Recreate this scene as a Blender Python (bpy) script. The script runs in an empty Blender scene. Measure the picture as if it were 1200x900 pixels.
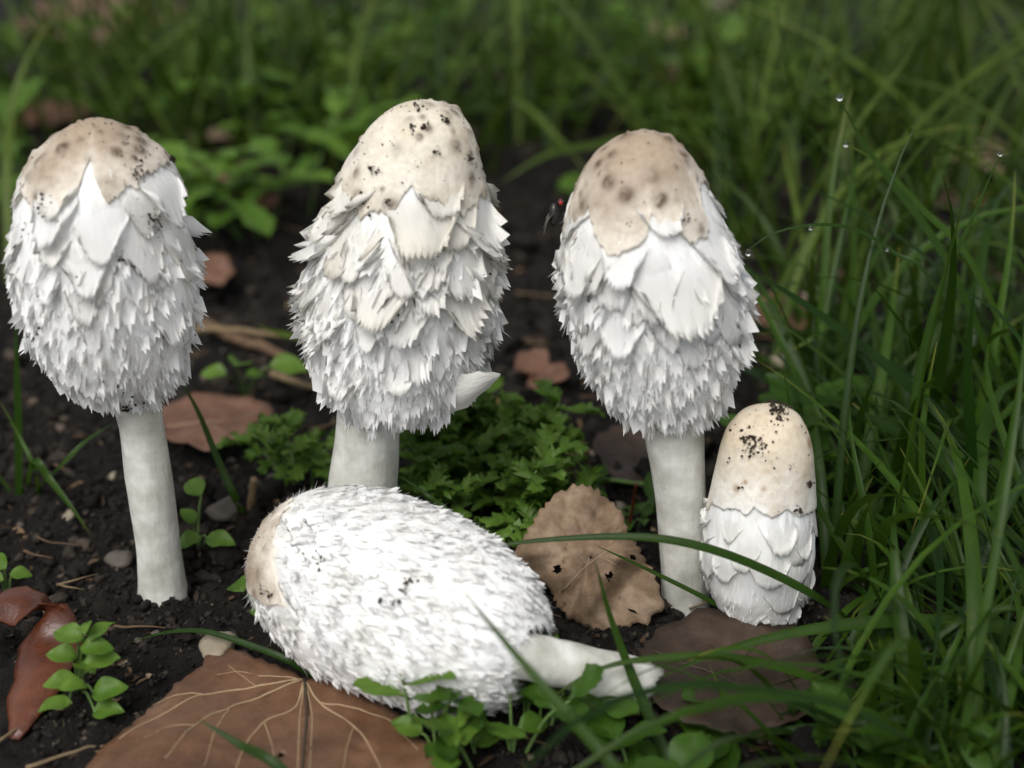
import bpy, math, random
import numpy as np

# ------------------------------------------------------------------ setup
# All lengths below are written in centimetres; S turns them into metres.
S = 0.01
rng = np.random.default_rng(7)
random.seed(7)
sc = bpy.context.scene
col = sc.collection

# camera ----------------------------------------------------------------
CAM = np.array([0.0, -32.0, 21.3])
PITCH = math.radians(25.0)
FPX = 1200 * 50.0 / 36.0
cam_d = bpy.data.cameras.new("camera")
cam = bpy.data.objects.new("camera", cam_d)
col.objects.link(cam)
cam.location = CAM * S
cam.rotation_euler = (math.radians(90) - PITCH, 0, 0)
cam_d.lens = 50.0
cam_d.sensor_width = 36.0
cam_d.clip_start = 0.01
cam_d.clip_end = 500.0
cam_d.dof.use_dof = True
cam_d.dof.focus_distance = 0.358
cam_d.dof.aperture_fstop = 8.0
sc.camera = cam

# sky and sun ------------------------------------------------------------
SUN_EL, SUN_AZ = math.radians(54), math.radians(205)   # azimuth from +Y, clockwise
world = bpy.data.worlds.new("World")
sc.world = world
world.use_nodes = True
wn, wl = world.node_tree.nodes, world.node_tree.links
wn.clear()
sky = wn.new("ShaderNodeTexSky")
sky.sky_type = 'NISHITA'
sky.sun_disc = False
sky.sun_elevation = SUN_EL
sky.sun_rotation = SUN_AZ
sky.dust_density = 2.5
sky.air_density = 1.0
hs = wn.new("ShaderNodeHueSaturation")
hs.inputs['Saturation'].default_value = 0.24
bg = wn.new("ShaderNodeBackground")
bg.inputs['Strength'].default_value = 0.09
wo = wn.new("ShaderNodeOutputWorld")
wl.new(sky.outputs[0], hs.inputs['Color'])
wl.new(hs.outputs[0], bg.inputs['Color'])
wl.new(bg.outputs[0], wo.inputs['Surface'])
sun_d = bpy.data.lights.new("sun", 'SUN')
sun_d.energy = 1.3
sun_d.angle = math.radians(35)
sun_d.color = (1.0, 0.97, 0.92)
sun = bpy.data.objects.new("sun", sun_d)
col.objects.link(sun)
sun.location = (0, 0, 2)
sun.rotation_euler = (math.radians(90) - SUN_EL, 0, -SUN_AZ + math.pi)

sc.view_settings.view_transform = 'Standard'
sc.view_settings.look = 'None'
sc.view_settings.exposure = 0.86
sc.view_settings.gamma = 1.0
sc.view_settings.use_curve_mapping = False
sc.render.engine = 'CYCLES'
sc.cycles.use_denoising = True
sc.cycles.max_bounces = 10
sc.cycles.diffuse_bounces = 6
sc.cycles.transmission_bounces = 6
sc.cycles.transparent_max_bounces = 8

# ------------------------------------------------------------------ pixels to points
FWD = np.array([0, math.cos(PITCH), -math.sin(PITCH)])
UP = np.array([0, math.sin(PITCH), math.cos(PITCH)])
RIGHT = np.array([1.0, 0, 0])

def ray(px, py):
    d = FWD + RIGHT * (px - 600) / FPX - UP * (py - 450) / FPX
    return d

def P(px, py, Y):
    d = ray(px, py)
    return CAM + d * ((Y - CAM[1]) / d[1])

def G(px, py, z=0.0):
    d = ray(px, py)
    return CAM + d * ((z - CAM[2]) / d[2])

def proj(p):
    q = np.asarray(p) - CAM
    z = q @ FWD
    return np.stack([600 + FPX * (q @ RIGHT) / z, 450 - FPX * (q @ UP) / z], -1)

# ------------------------------------------------------------------ noise
def _h(ix, iy, iz, seed):
    n = (ix.astype(np.int64) * 374761393 + iy.astype(np.int64) * 668265263
         + iz.astype(np.int64) * 2147483647 + seed * 974634777) & 0xFFFFFFFF
    n = ((n ^ (n >> 13)) * 1274126177) & 0xFFFFFFFF
    n = n ^ (n >> 16)
    return (n & 0xFFFF) / 65535.0

def vnoise(p, seed=0):
    p = np.asarray(p, float)
    i = np.floor(p).astype(np.int64)
    f = p - i
    f = f * f * (3 - 2 * f)
    x, y, z = i[..., 0], i[..., 1], i[..., 2]
    r = 0
    for dx in (0, 1):
        wx = f[..., 0] if dx else 1 - f[..., 0]
        for dy in (0, 1):
            wy = f[..., 1] if dy else 1 - f[..., 1]
            for dz in (0, 1):
                wz = f[..., 2] if dz else 1 - f[..., 2]
                r = r + wx * wy * wz * _h(x + dx, y + dy, z + dz, seed)
    return r * 2 - 1

def fbm(p, octs=4, seed=0, gain=0.5):
    a, r = 1.0, 0
    p = np.asarray(p, float)
    for o in range(octs):
        r = r + a * vnoise(p * (2.03 ** o) + 17.3 * o, seed + o)
        a *= gain
    return r

def zt(x, y):
    """height of the soil"""
    x = np.asarray(x, float); y = np.asarray(y, float)
    p = np.stack([x, y, np.zeros_like(x)], -1)
    r = np.sqrt(x * x + (y - 15) ** 2)
    far = np.clip((r - 60) / 200, 0, 1)
    z = 0.32 * fbm(p * 0.22, 2, 3) + 0.34 * np.abs(fbm(p * 0.75, 3, 11)) + 0.22 * fbm(p * 1.9, 4, 23, .65)
    z = z - 0.28 + far * 6 * fbm(p * 0.006, 2, 31)
    return z

def zt1(x, y):
    return float(zt(np.array([x]), np.array([y]))[0])

# ------------------------------------------------------------------ mesh helpers
def mesh_from(name, v, f, attrs=None, uv=None, smooth=True):
    me = bpy.data.meshes.new(name)
    v = np.asarray(v, float) * S
    f = np.asarray(f)
    nv = len(v)
    k = f.shape[1]
    me.vertices.add(nv)
    me.vertices.foreach_set('co', v.astype(np.float32).ravel())
    me.loops.add(f.size)
    me.loops.foreach_set('vertex_index', f.astype(np.int32).ravel())
    me.polygons.add(len(f))
    me.polygons.foreach_set('loop_start', (np.arange(len(f)) * k).astype(np.int32))
    me.polygons.foreach_set('loop_total', np.full(len(f), k, np.int32))
    if smooth:
        me.polygons.foreach_set('use_smooth', np.ones(len(f), bool))
    if uv is not None:
        l = me.uv_layers.new(name='UVMap')
        l.data.foreach_set('uv', np.asarray(uv, float)[f.ravel()].astype(np.float32).ravel())
    if attrs:
        for a, val in attrs.items():
            at = me.attributes.new(a, 'FLOAT', 'POINT')
            at.data.foreach_set('value', np.broadcast_to(np.asarray(val, float), (nv,)).astype(np.float32).copy())
    me.update()
    me.validate()
    return me

def origin_of(o):
    p = np.zeros(3)
    while o is not None:
        p = p + np.array(o.location) / S
        o = o.parent
    return p

def part(name, v, f, mat, parent=None, attrs=None, uv=None, smooth=True, kind=None, label=None):
    v = np.asarray(v, float)
    if parent is not None:
        v = v - origin_of(parent)
        loc = (0, 0, 0)
    else:
        base = np.array([v[:, 0].mean(), v[:, 1].mean(), v[:, 2].min()])
        v = v - base
        loc = base * S
    me = mesh_from(name, v, f, attrs, uv, smooth)
    if mat is not None:
        me.materials.append(mat)
    o = bpy.data.objects.new(name, me)
    col.objects.link(o)
    o.location = loc
    if parent is not None:
        o.parent = parent
    if kind:
        o['kind'] = kind
    if label:
        o['label'] = label
    return o

def tag(o, label, cat, group=None):
    o['label'] = label
    o['category'] = cat
    if group:
        o['group'] = group
    return o

def thing(name, label, cat, loc, group=None):
    o = bpy.data.objects.new(name, None)
    o.empty_display_size = 0.01
    col.objects.link(o)
    o.location = np.asarray(loc, float) * S
    return tag(o, label, cat, group)

def grid_faces(nu, nv, wrap=False, off=0):
    """verts index = i*nv + j, i over u, j over v"""
    iu = np.arange(nu if wrap else nu - 1)
    jv = np.arange(nv - 1)
    I, J = np.meshgrid(iu, jv, indexing='ij')
    I2 = (I + 1) % nu
    return np.stack([I * nv + J, I2 * nv + J, I2 * nv + J + 1, I * nv + J + 1], -1).reshape(-1, 4) + off

class Bag:
    """collects quads of many small pieces into one mesh"""
    def __init__(s):
        s.v, s.f, s.t, s.uv, s.n = [], [], [], [], 0
    def add(s, v, f, tint=0.5, uv=None):
        s.v.append(v); s.f.append(np.asarray(f) + s.n)
        s.t.append(np.broadcast_to(np.asarray(tint, float), (len(v),)))
        s.uv.append(uv if uv is not None else np.zeros((len(v), 2)))
        s.n += len(v)
    def build(s, name, mat, parent=None, **kw):
        return part(name, np.concatenate(s.v), np.concatenate(s.f), mat, parent,
                    attrs={'tint': np.concatenate(s.t)}, uv=np.concatenate(s.uv), **kw)

def unit(a):
    a = np.asarray(a, float)
    return a / (np.linalg.norm(a, axis=-1, keepdims=True) + 1e-9)

def spline(pts, n):
    pts = np.asarray(pts, float)
    if len(pts) == 2:
        t = np.linspace(0, 1, n)[:, None]
        return pts[0] * (1 - t) + pts[1] * t
    q = np.vstack([2 * pts[0] - pts[1], pts, 2 * pts[-1] - pts[-2]])
    m = len(pts) - 1
    out = []
    for t in np.linspace(0, m, n):
        i = min(int(t), m - 1); u = t - i
        a, b, c, d = q[i], q[i + 1], q[i + 2], q[i + 3]
        out.append(0.5 * ((2 * b) + (-a + c) * u + (2 * a - 5 * b + 4 * c - d) * u * u + (-a + 3 * b - 3 * c + d) * u ** 3))
    return np.array(out)

def tube(path, rad, k=8, rough=0.0, seed=0, cap=True):
    path = np.asarray(path, float)
    n = len(path)
    rad = np.broadcast_to(np.asarray(rad, float), (n,)).copy()
    T = unit(np.gradient(path, axis=0))
    ref = np.array([0, 0, 1.0]) if abs(T[n // 2][2]) < 0.8 else np.array([1.0, 0, 0])
    U = unit(np.cross(T, ref)); V = np.cross(U, T)
    th = np.linspace(0, 2 * np.pi, k, endpoint=False)
    if cap:
        path = np.vstack([path[:1], path, path[-1:]]); U = np.vstack([U[:1], U, U[-1:]]); V = np.vstack([V[:1], V, V[-1:]])
        rad = np.concatenate([[rad[0] * .02], rad, [rad[-1] * .02]])
        n += 2
    d = np.cos(th)[:, None, None] * U[None] + np.sin(th)[:, None, None] * V[None]
    rr = rad[None, :, None]
    if rough:
        rr = rr * (1 + rough * vnoise((path[None] + d * rad[None, :, None]) * (0.8 / max(rad.max(), .02)), seed)[..., None])
    v = (path[None] + d * rr).reshape(-1, 3)
    return v, grid_faces(k, n, wrap=True)

ICO_V = None
def ico(sub=0):
    import bmesh
    bm = bmesh.new()
    bmesh.ops.create_icosphere(bm, subdivisions=sub + 1, radius=1)
    v = np.array([x.co[:] for x in bm.verts]); f = np.array([[q.index for q in x.verts] for x in bm.faces])
    bm.free()
    return v, f
ICO = [ico(0), ico(1), ico(2)]

def lumps(centers, radii, sub=0, squash=0.75, jit=0.3, seed=0):
    """many irregular grains as one triangle set"""
    r = np.random.default_rng(seed)
    v0, f0 = ICO[sub]
    n, k = len(centers), len(v0)
    q = unit(r.normal(size=(n, 4)))
    a, b, c, d = q.T
    R = np.stack([1 - 2 * (c * c + d * d), 2 * (b * c - a * d), 2 * (b * d + a * c),
                  2 * (b * c + a * d), 1 - 2 * (b * b + d * d), 2 * (c * d - a * b),
                  2 * (b * d - a * c), 2 * (c * d + a * b), 1 - 2 * (b * b + c * c)], -1).reshape(n, 3, 3)
    v = v0[None] * (1 + jit * r.uniform(-1, 1, (n, k, 1)))
    v = v * (1 + 0.3 * r.uniform(-1, 1, (n, 1, 3)))
    v = np.einsum('nij,nkj->nki', R, v) * np.asarray(radii)[:, None, None]
    v[..., 2] *= squash
    v = v + np.asarray(centers)[:, None, :]
    f = f0[None] + (np.arange(n) * k)[:, None, None]
    return v.reshape(-1, 3), f.reshape(-1, 3), k

# ------------------------------------------------------------------ materials
def new_mat(name):
    m = bpy.data.materials.new(name)
    m.use_nodes = True
    n, l = m.node_tree.nodes, m.node_tree.links
    n.clear()
    out = n.new('ShaderNodeOutputMaterial')
    return m, n, l, out

def N_noise(n, l, coord, scale, detail=4, rough=0.55, vec_scale=None):
    if vec_scale is not None:
        mp = n.new('ShaderNodeMapping'); mp.inputs['Scale'].default_value = vec_scale
        l.new(coord, mp.inputs['Vector']); coord = mp.outputs[0]
    t = n.new('ShaderNodeTexNoise')
    t.inputs['Scale'].default_value = scale
    t.inputs['Detail'].default_value = detail
    t.inputs['Roughness'].default_value = rough
    l.new(coord, t.inputs['Vector'])
    return t.outputs['Fac']

def N_ramp(n, l, fac, stops):
    r = n.new('ShaderNodeValToRGB')
    e = r.color_ramp.elements
    while len(e) < len(stops):
        e.new(0.5)
    for el, (p, c) in zip(e, stops):
        el.position = p
        el.color = (*c, 1) if len(c) == 3 else c
    l.new(fac, r.inputs[0])
    return r.outputs[0]

def N_mix(n, l, fac, a, b, mode='MIX'):
    m = n.new('ShaderNodeMix'); m.data_type = 'RGBA'; m.blend_type = mode
    for s, v in ((m.inputs[0], fac), (m.inputs[6], a), (m.inputs[7], b)):
        if isinstance(v, (int, float)):
            s.default_value = v
        elif isinstance(v, tuple):
            s.default_value = (*v, 1)
        else:
            l.new(v, s)
    return m.outputs[2]

def N_bump(n, l, h, strength, dist):
    b = n.new('ShaderNodeBump')
    b.inputs['Strength'].default_value = strength
    b.inputs['Distance'].default_value = dist * S
    l.new(h, b.inputs['Height'])
    return b.outputs[0]

def N_attr(n, name):
    a = n.new('ShaderNodeAttribute'); a.attribute_name = name
    return a.outputs['Fac']

def N_coord(n, which='Object'):
    return n.new('ShaderNodeTexCoord').outputs[which]

def finish(n, l, out, colr, rough=0.6, spec=0.3, normal=None, transl=0.0, transl_col=None, sss=0.0, sss_r=0.2):
    p = n.new('ShaderNodeBsdfPrincipled')
    l.new(colr, p.inputs['Base Color']) if not isinstance(colr, tuple) else setattr(p.inputs['Base Color'], 'default_value', (*colr, 1))
    if isinstance(rough, (int, float)):
        p.inputs['Roughness'].default_value = rough
    else:
        l.new(rough, p.inputs['Roughness'])
    p.inputs['Specular IOR Level'].default_value = spec
    if sss:
        p.inputs['Subsurface Weight'].default_value = sss
        p.inputs['Subsurface Radius'].default_value = (1, .8, .6)
        p.inputs['Subsurface Scale'].default_value = sss_r * S
    if normal is not None:
        l.new(normal, p.inputs['Normal'])
    if transl:
        t = n.new('ShaderNodeBsdfTranslucent')
        tc = transl_col if transl_col is not None else colr
        l.new(tc, t.inputs['Color']) if not isinstance(tc, tuple) else setattr(t.inputs['Color'], 'default_value', (*tc, 1))
        if normal is not None:
            l.new(normal, t.inputs['Normal'])
        m = n.new('ShaderNodeMixShader'); m.inputs[0].default_value = transl
        l.new(p.outputs[0], m.inputs[1]); l.new(t.outputs[0], m.inputs[2])
        l.new(m.outputs[0], out.inputs['Surface'])
    else:
        l.new(p.outputs[0], out.inputs['Surface'])

def mat_soil():
    m, n, l, out = new_mat('wet_soil')
    c = N_coord(n)
    a = N_noise(n, l, c, 60, 6, 0.65)
    b = N_noise(n, l, c, 420, 5, 0.7)
    k = N_ramp(n, l, a, [(0.3, (0.005, 0.0042, 0.0034)), (0.55, (0.0115, 0.009, 0.007)), (0.8, (0.032, 0.024, 0.017))])
    k = N_mix(n, l, 0.5, k, N_ramp(n, l, b, [(0.35, (0.25, 0.25, 0.25)), (0.7, (1.3, 1.25, 1.2))]), 'MULTIPLY')
    r = N_ramp(n, l, b, [(0.3, (.55,) * 3), (0.7, (.85,) * 3)])
    finish(n, l, out, k, rough=r, spec=0.2, normal=N_bump(n, l, b, 1.0, 0.25))
    return m

def mat_crumb():
    m, n, l, out = new_mat('soil_crumb')
    c = N_coord(n)
    t = N_attr(n, 'tint')
    b = N_noise(n, l, c, 500, 4, 0.7)
    k = N_ramp(n, l, t, [(0.0, (0.007, 0.0058, 0.005)), (0.75, (0.02, 0.016, 0.0125)), (0.95, (0.045, 0.036, 0.027)), (1.0, (0.13, 0.10, 0.075))])
    k = N_mix(n, l, 0.4, k, N_ramp(n, l, b, [(0.3, (0.4,) * 3), (0.7, (1.3,) * 3)]), 'MULTIPLY')
    finish(n, l, out, k, rough=0.8, spec=0.2, normal=N_bump(n, l, b, 1.0, 0.15))
    return m

def mat_cap(name, white, cream, fibre=0.3, transl=0.38):
    """scaly cap flesh: attribute tint pulls it to cream, uv runs round / down the cap in cm"""
    m, n, l, out = new_mat(name)
    uv = N_coord(n, 'UV')
    ob = N_coord(n)
    t = N_attr(n, 'tint')
    fib = N_noise(n, l, uv, 1.0, 4, 0.6, (9, 1.3, 1))
    fin = N_noise(n, l, uv, 1.0, 3, 0.6, (26, 3.0, 1))
    pat = N_noise(n, l, ob, 90, 4, 0.6)
    k = N_mix(n, l, t, white, cream)
    k = N_mix(n, l, 0.5, k, N_ramp(n, l, fib, [(0.25, (0.92, 0.925, 0.93)), (0.6, (1.03, 1.03, 1.03))]), 'MULTIPLY')
    k = N_mix(n, l, 0.55, k, N_ramp(n, l, pat, [(0.35, (0.93, 0.92, 0.89)), (0.6, (1, 1, 1))]), 'MULTIPLY')
    nb = N_bump(n, l, fin, fibre, 0.035)
    b2 = n.new('ShaderNodeBump'); b2.inputs['Strength'].default_value = fibre * 1.5; b2.inputs['Distance'].default_value = 0.07 * S
    l.new(fib, b2.inputs['Height']); l.new(nb, b2.inputs['Normal'])
    finish(n, l, out, k, rough=0.4, spec=0.45, normal=b2.outputs[0], transl=transl, sss=0.0 if transl else 0.35, sss_r=0.2)
    return m

def mat_crown(name, c0, c1, c2, spot=(0.10, 0.065, 0.04), dens=0.5):
    """smooth skin on the top of a cap with brownish warty spots"""
    m, n, l, out = new_mat(name)
    ob = N_coord(n)
    t = N_attr(n, 'tint')
    a = N_noise(n, l, ob, 110, 5, 0.6)
    f = N_noise(n, l, ob, 700, 3, 0.6)
    base = N_mix(n, l, t, c0, c1)
    base = N_mix(n, l, N_ramp(n, l, a, [(0.42, (0, 0, 0)), (0.72, (.8,) * 3)]), base, c2)
    mu = n.new('ShaderNodeMath'); mu.operation = 'MULTIPLY'
    l.new(N_attr(n, 'spot'), mu.inputs[0]); l.new(N_ramp(n, l, f, [(0.3, (.5,) * 3), (0.55, (1.15,) * 3)]), mu.inputs[1])
    m2 = n.new('ShaderNodeMath'); m2.operation = 'MULTIPLY'; m2.inputs[1].default_value = dens; m2.use_clamp = True
    l.new(mu.outputs[0], m2.inputs[0])
    k = N_mix(n, l, m2.outputs[0], base, spot)
    k = N_mix(n, l, 0.55, k, N_ramp(n, l, f, [(0.3, (.72, .70, .67)), (0.6, (1, 1, 1))]), 'MULTIPLY')
    nb = N_bump(n, l, f, 0.3, 0.05)
    b2 = n.new('ShaderNodeBump'); b2.inputs['Strength'].default_value = 0.35; b2.inputs['Distance'].default_value = 0.1 * S
    l.new(a, b2.inputs['Height']); l.new(nb, b2.inputs['Normal'])
    finish(n, l, out, k, rough=0.5, spec=0.35, normal=b2.outputs[0])
    return m

def mat_stem():
    m, n, l, out = new_mat('mushroom_stem')
    ob = N_coord(n)
    a = N_noise(n, l, ob, 1.0, 5, 0.6, (420, 420, 70))
    b = N_noise(n, l, ob, 130, 4, 0.55)
    d = N_noise(n, l, ob, 1300, 2, 0.5)
    k = N_ramp(n, l, b, [(0.3, (0.40, 0.39, 0.335)), (0.52, (0.56, 0.555, 0.505)), (0.72, (0.73, 0.725, 0.69))])
    k = N_mix(n, l, N_ramp(n, l, d, [(0.68, (0, 0, 0)), (0.74, (.5,) * 3)]), k, (0.86, 0.86, 0.84))
    hb = n.new('ShaderNodeMath'); hb.operation = 'ADD'
    l.new(a, hb.inputs[0]); l.new(b, hb.inputs[1])
    finish(n, l, out, k, rough=0.5, spec=0.3, normal=N_bump(n, l, hb.outputs[0], 0.5, 0.09), sss=0.25, sss_r=0.25)
    return m

def mat_dryleaf(name, c0, c1, c2, spots=0.5, scale=1.0, rough=0.6, spec=0.35, transl=0.12):
    m, n, l, out = new_mat(name)
    ob = N_coord(n)
    a = N_noise(n, l, ob, 45 * scale, 6, 0.6)
    b = N_noise(n, l, ob, 260 * scale, 4, 0.65)
    s = N_noise(n, l, ob, 120 * scale, 3, 0.5)
    vo = n.new('ShaderNodeTexVoronoi'); vo.feature = 'DISTANCE_TO_EDGE'; vo.inputs['Scale'].default_value = 330 * scale
    l.new(ob, vo.inputs['Vector'])
    k = N_ramp(n, l, a, [(0.28, c0), (0.52, c1), (0.76, c2)])
    k = N_mix(n, l, 0.45, k, N_ramp(n, l, b, [(0.3, (.55,) * 3), (0.65, (1.1,) * 3)]), 'MULTIPLY')
    k = N_mix(n, l, N_ramp(n, l, s, [(0.66, (0, 0, 0)), (0.74, (spots,) * 3)]), k, tuple(x * 0.25 for x in c0))
    cell = N_ramp(n, l, vo.outputs['Distance'], [(0.0, (1,) * 3), (0.12, (0,) * 3)])
    k = N_mix(n, l, N_mix(n, l, 0.14, (0, 0, 0), cell), k, c2)
    h = N_mix(n, l, 0.2, b, cell)
    finish(n, l, out, k, rough=rough, spec=spec, normal=N_bump(n, l, h, 0.35, 0.05), transl=transl)
    return m

def mat_green(name, c0, c1, rough=0.42, transl=0.3, spec=0.35, yellow=(0.32, 0.27, 0.06), tip=0.5, streak=False):
    m, n, l, out = new_mat(name)
    ob = N_coord(n)
    t = N_attr(n, 'tint'); v = N_attr(n, 'along')
    a = N_noise(n, l, ob, 140, 4, 0.6)
    k = N_mix(n, l, t, c0, c1)
    k = N_mix(n, l, 0.6, k, N_ramp(n, l, a, [(0.3, (.62, .66, .6)), (0.65, (1.15, 1.12, 1.1))]), 'MULTIPLY')
    if tip:
        ty = n.new('ShaderNodeMath'); ty.operation = 'MULTIPLY'
        l.new(N_ramp(n, l, v, [(0.8, (0,) * 3), (1.0, (tip,) * 3)]), ty.inputs[0])
        l.new(N_ramp(n, l, t, [(0.55, (0,) * 3), (0.9, (1,) * 3)]), ty.inputs[1])
        k = N_mix(n, l, ty.outputs[0], k, yellow)
    hi = N_noise(n, l, ob, 500, 3, 0.6)
    tc = N_mix(n, l, 0.35, k, (0.12, 0.22, 0.02))
    finish(n, l, out, k, rough=rough, spec=spec, normal=N_bump(n, l, hi, 0.25, 0.04), transl=transl, transl_col=tc)
    return m

def mat_plain(name, c, rough=0.6, spec=0.3, var=0.4, scale=200):
    m, n, l, out = new_mat(name)
    ob = N_coord(n)
    a = N_noise(n, l, ob, scale, 5, 0.65)
    k = N_mix(n, l, var, c, N_ramp(n, l, a, [(0.3, tuple(x * .35 for x in c)), (0.7, tuple(min(1, x * 1.3) for x in c))]))
    finish(n, l, out, k, rough=rough, spec=spec, normal=N_bump(n, l, a, 0.4, 0.05))
    return m

def mat_water():
    m, n, l, out = new_mat('water_drop')
    g = n.new('ShaderNodeBsdfPrincipled')
    g.inputs['Base Color'].default_value = (1, 1, 1, 1)
    g.inputs['Roughness'].default_value = 0.02
    g.inputs['IOR'].default_value = 1.33
    g.inputs['Transmission Weight'].default_value = 1.0
    l.new(g.outputs[0], out.inputs['Surface'])
    return m

M = {}
M['soil'] = mat_soil()
M['crumb'] = mat_crumb()
WHITE, CREAM = (0.91, 0.91, 0.905), (0.80, 0.765, 0.67)
M['cap'] = mat_cap('cap_flesh', WHITE, CREAM)
M['cap_core'] = mat_cap('cap_core', (0.88, 0.88, 0.87), (0.80, 0.77, 0.69), transl=0.0)
M['cap_fluffy'] = mat_cap('cap_flesh_fluffy', (0.93, 0.93, 0.925), (0.84, 0.81, 0.74), fibre=0.35)
M['crown_tan'] = mat_crown('crown_tan', (0.37, 0.29, 0.21), (0.72, 0.665, 0.58), (0.28, 0.205, 0.135), spot=(.10, .064, .037), dens=0.85)
M['crown_cream'] = mat_crown('crown_cream', (0.68, 0.625, 0.515), (0.72, 0.68, 0.60), (0.50, 0.43, 0.32), spot=(0.15, 0.115, 0.085), dens=0.85)
M['crown_young'] = mat_crown('crown_young', (0.66, 0.575, 0.45), (0.86, 0.845, 0.80), (0.55, 0.45, 0.32), spot=(0.30, 0.18, 0.08), dens=0.8)
M['stem'] = mat_stem()
M['dirt'] = mat_plain('dirt_specks', (0.035, 0.026, 0.018), 0.8, 0.2)
M['leaf_brown'] = mat_dryleaf('dry_leaf_brown', (0.055, 0.025, 0.012), (0.14, 0.068, 0.034), (0.21, 0.115, 0.066), 0.3, 1.0, 0.42, 0.5)
M['leaf_tan'] = mat_dryleaf('dry_leaf_tan', (0.10, 0.06, 0.035), (0.235, 0.16, 0.10), (0.36, 0.27, 0.19), 0.95, 1.9, 0.6)
M['leaf_red'] = mat_dryleaf('dry_leaf_red', (0.035, 0.009, 0.004), (0.09, 0.024, 0.009), (0.16, 0.055, 0.022), 0.4, 1.0, 0.36, 0.5)
M['leaf_orange'] = mat_dryleaf('dry_leaf_orange', (0.17, 0.07, 0.018), (0.30, 0.14, 0.04), (0.36, 0.2, 0.08), 0.6, 1.0, 0.5)
M['leaf_rust'] = mat_dryleaf('dry_leaf_rust', (0.09, 0.042, 0.025), (0.155, 0.078, 0.048), (0.23, 0.13, 0.085), 0.4, 1.0)
M['leaf_dark'] = mat_dryleaf('dry_leaf_dark', (0.018, 0.012, 0.008), (0.042, 0.027, 0.018), (0.085, 0.055, 0.037), 0.6, 1.2)
M['leaf_yellow'] = mat_dryleaf('dry_leaf_yellow', (0.16, 0.15, 0.03), (0.3, 0.29, 0.07), (0.38, 0.34, 0.1), 0.4, 1.0)
M['vein'] = mat_plain('leaf_vein', (0.33, 0.235, 0.14), 0.6, 0.3)
M['vein_dark'] = mat_plain('leaf_midrib', (0.05, 0.035, 0.022), 0.6, 0.3)
M['vein_tan'] = mat_plain('leaf_vein_tan', (0.30, 0.215, 0.145), 0.6, 0.3)
M['grass'] = mat_green('grass_blade', (0.008, 0.029, 0.002), (0.042, 0.092, 0.007), rough=0.42, transl=0.3, spec=.22)
M['grass_far'] = mat_green('grass_far', (0.012, 0.036, 0.003), (0.085, 0.13, 0.018), rough=0.45, transl=0.3, spec=.2)
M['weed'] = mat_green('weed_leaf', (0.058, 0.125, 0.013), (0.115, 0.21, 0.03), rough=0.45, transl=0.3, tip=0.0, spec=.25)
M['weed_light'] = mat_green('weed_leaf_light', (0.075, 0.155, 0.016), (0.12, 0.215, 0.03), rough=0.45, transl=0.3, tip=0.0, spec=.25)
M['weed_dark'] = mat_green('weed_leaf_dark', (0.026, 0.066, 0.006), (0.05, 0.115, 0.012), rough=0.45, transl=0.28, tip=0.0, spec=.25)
M['weed_stem'] = mat_plain('weed_stem', (0.10, 0.17, 0.045), 0.5, 0.3)
M['twig'] = mat_plain('twig', (0.12, 0.075, 0.045), 0.75, 0.2, 0.6, 250)
M['straw'] = mat_plain('straw', (0.17, 0.12, 0.065), 0.65, 0.3, 0.5, 250)
M['pebble'] = mat_plain('pebble', (0.26, 0.22, 0.16), 0.6, 0.3, 0.5, 130)
M['pebble_grey'] = mat_plain('pebble_grey', (0.085, 0.072, 0.06), 0.65, 0.3, 0.5, 130)
M['water'] = mat_water()
M['fly'] = mat_plain('fly_body', (0.02, 0.018, 0.016), 0.35, 0.5)
M['fly_eye'] = mat_plain('fly_eye', (0.35, 0.02, 0.015), 0.3, 0.5, 0.1)
M['fly_wing'] = mat_plain('fly_wing', (0.10, 0.09, 0.08), 0.3, 0.5)

# ------------------------------------------------------------------ ground
def axis_coords(lo, hi, step, far, ratio=1.22):
    c = list(np.arange(lo, hi + 1e-6, step))
    s, x = step, c[-1]
    up = []
    while x < far:
        s *= ratio; x += s; up.append(x)
    s, x = step, c[0]
    dn = []
    while x > -far:
        s *= ratio; x -= s; dn.append(x)
    return np.array(dn[::-1] + c + up)

gx = axis_coords(-22, 22, 0.15, 4000)
gy = axis_coords(-11, 34, 0.15, 4000)
GX, GY = np.meshgrid(gx, gy, indexing='ij')
GZ = zt(GX, GY)
gv = np.stack([GX, GY, GZ], -1).reshape(-1, 3)
ground = part('ground', gv, grid_faces(len(gx), len(gy)), M['soil'])
ground['kind'] = 'structure'

_zt_exact = zt
def zt(x, y):
    x = np.asarray(x, float); y = np.asarray(y, float)
    i = np.clip(np.searchsorted(gx, x) - 1, 0, len(gx) - 2); j = np.clip(np.searchsorted(gy, y) - 1, 0, len(gy) - 2)
    fx = (x - gx[i]) / (gx[i + 1] - gx[i]); fy = (y - gy[j]) / (gy[j + 1] - gy[j])
    return (GZ[i, j] * (1 - fx) + GZ[i + 1, j] * fx) * (1 - fy) + (GZ[i, j + 1] * (1 - fx) + GZ[i + 1, j + 1] * fx) * fy

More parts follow.
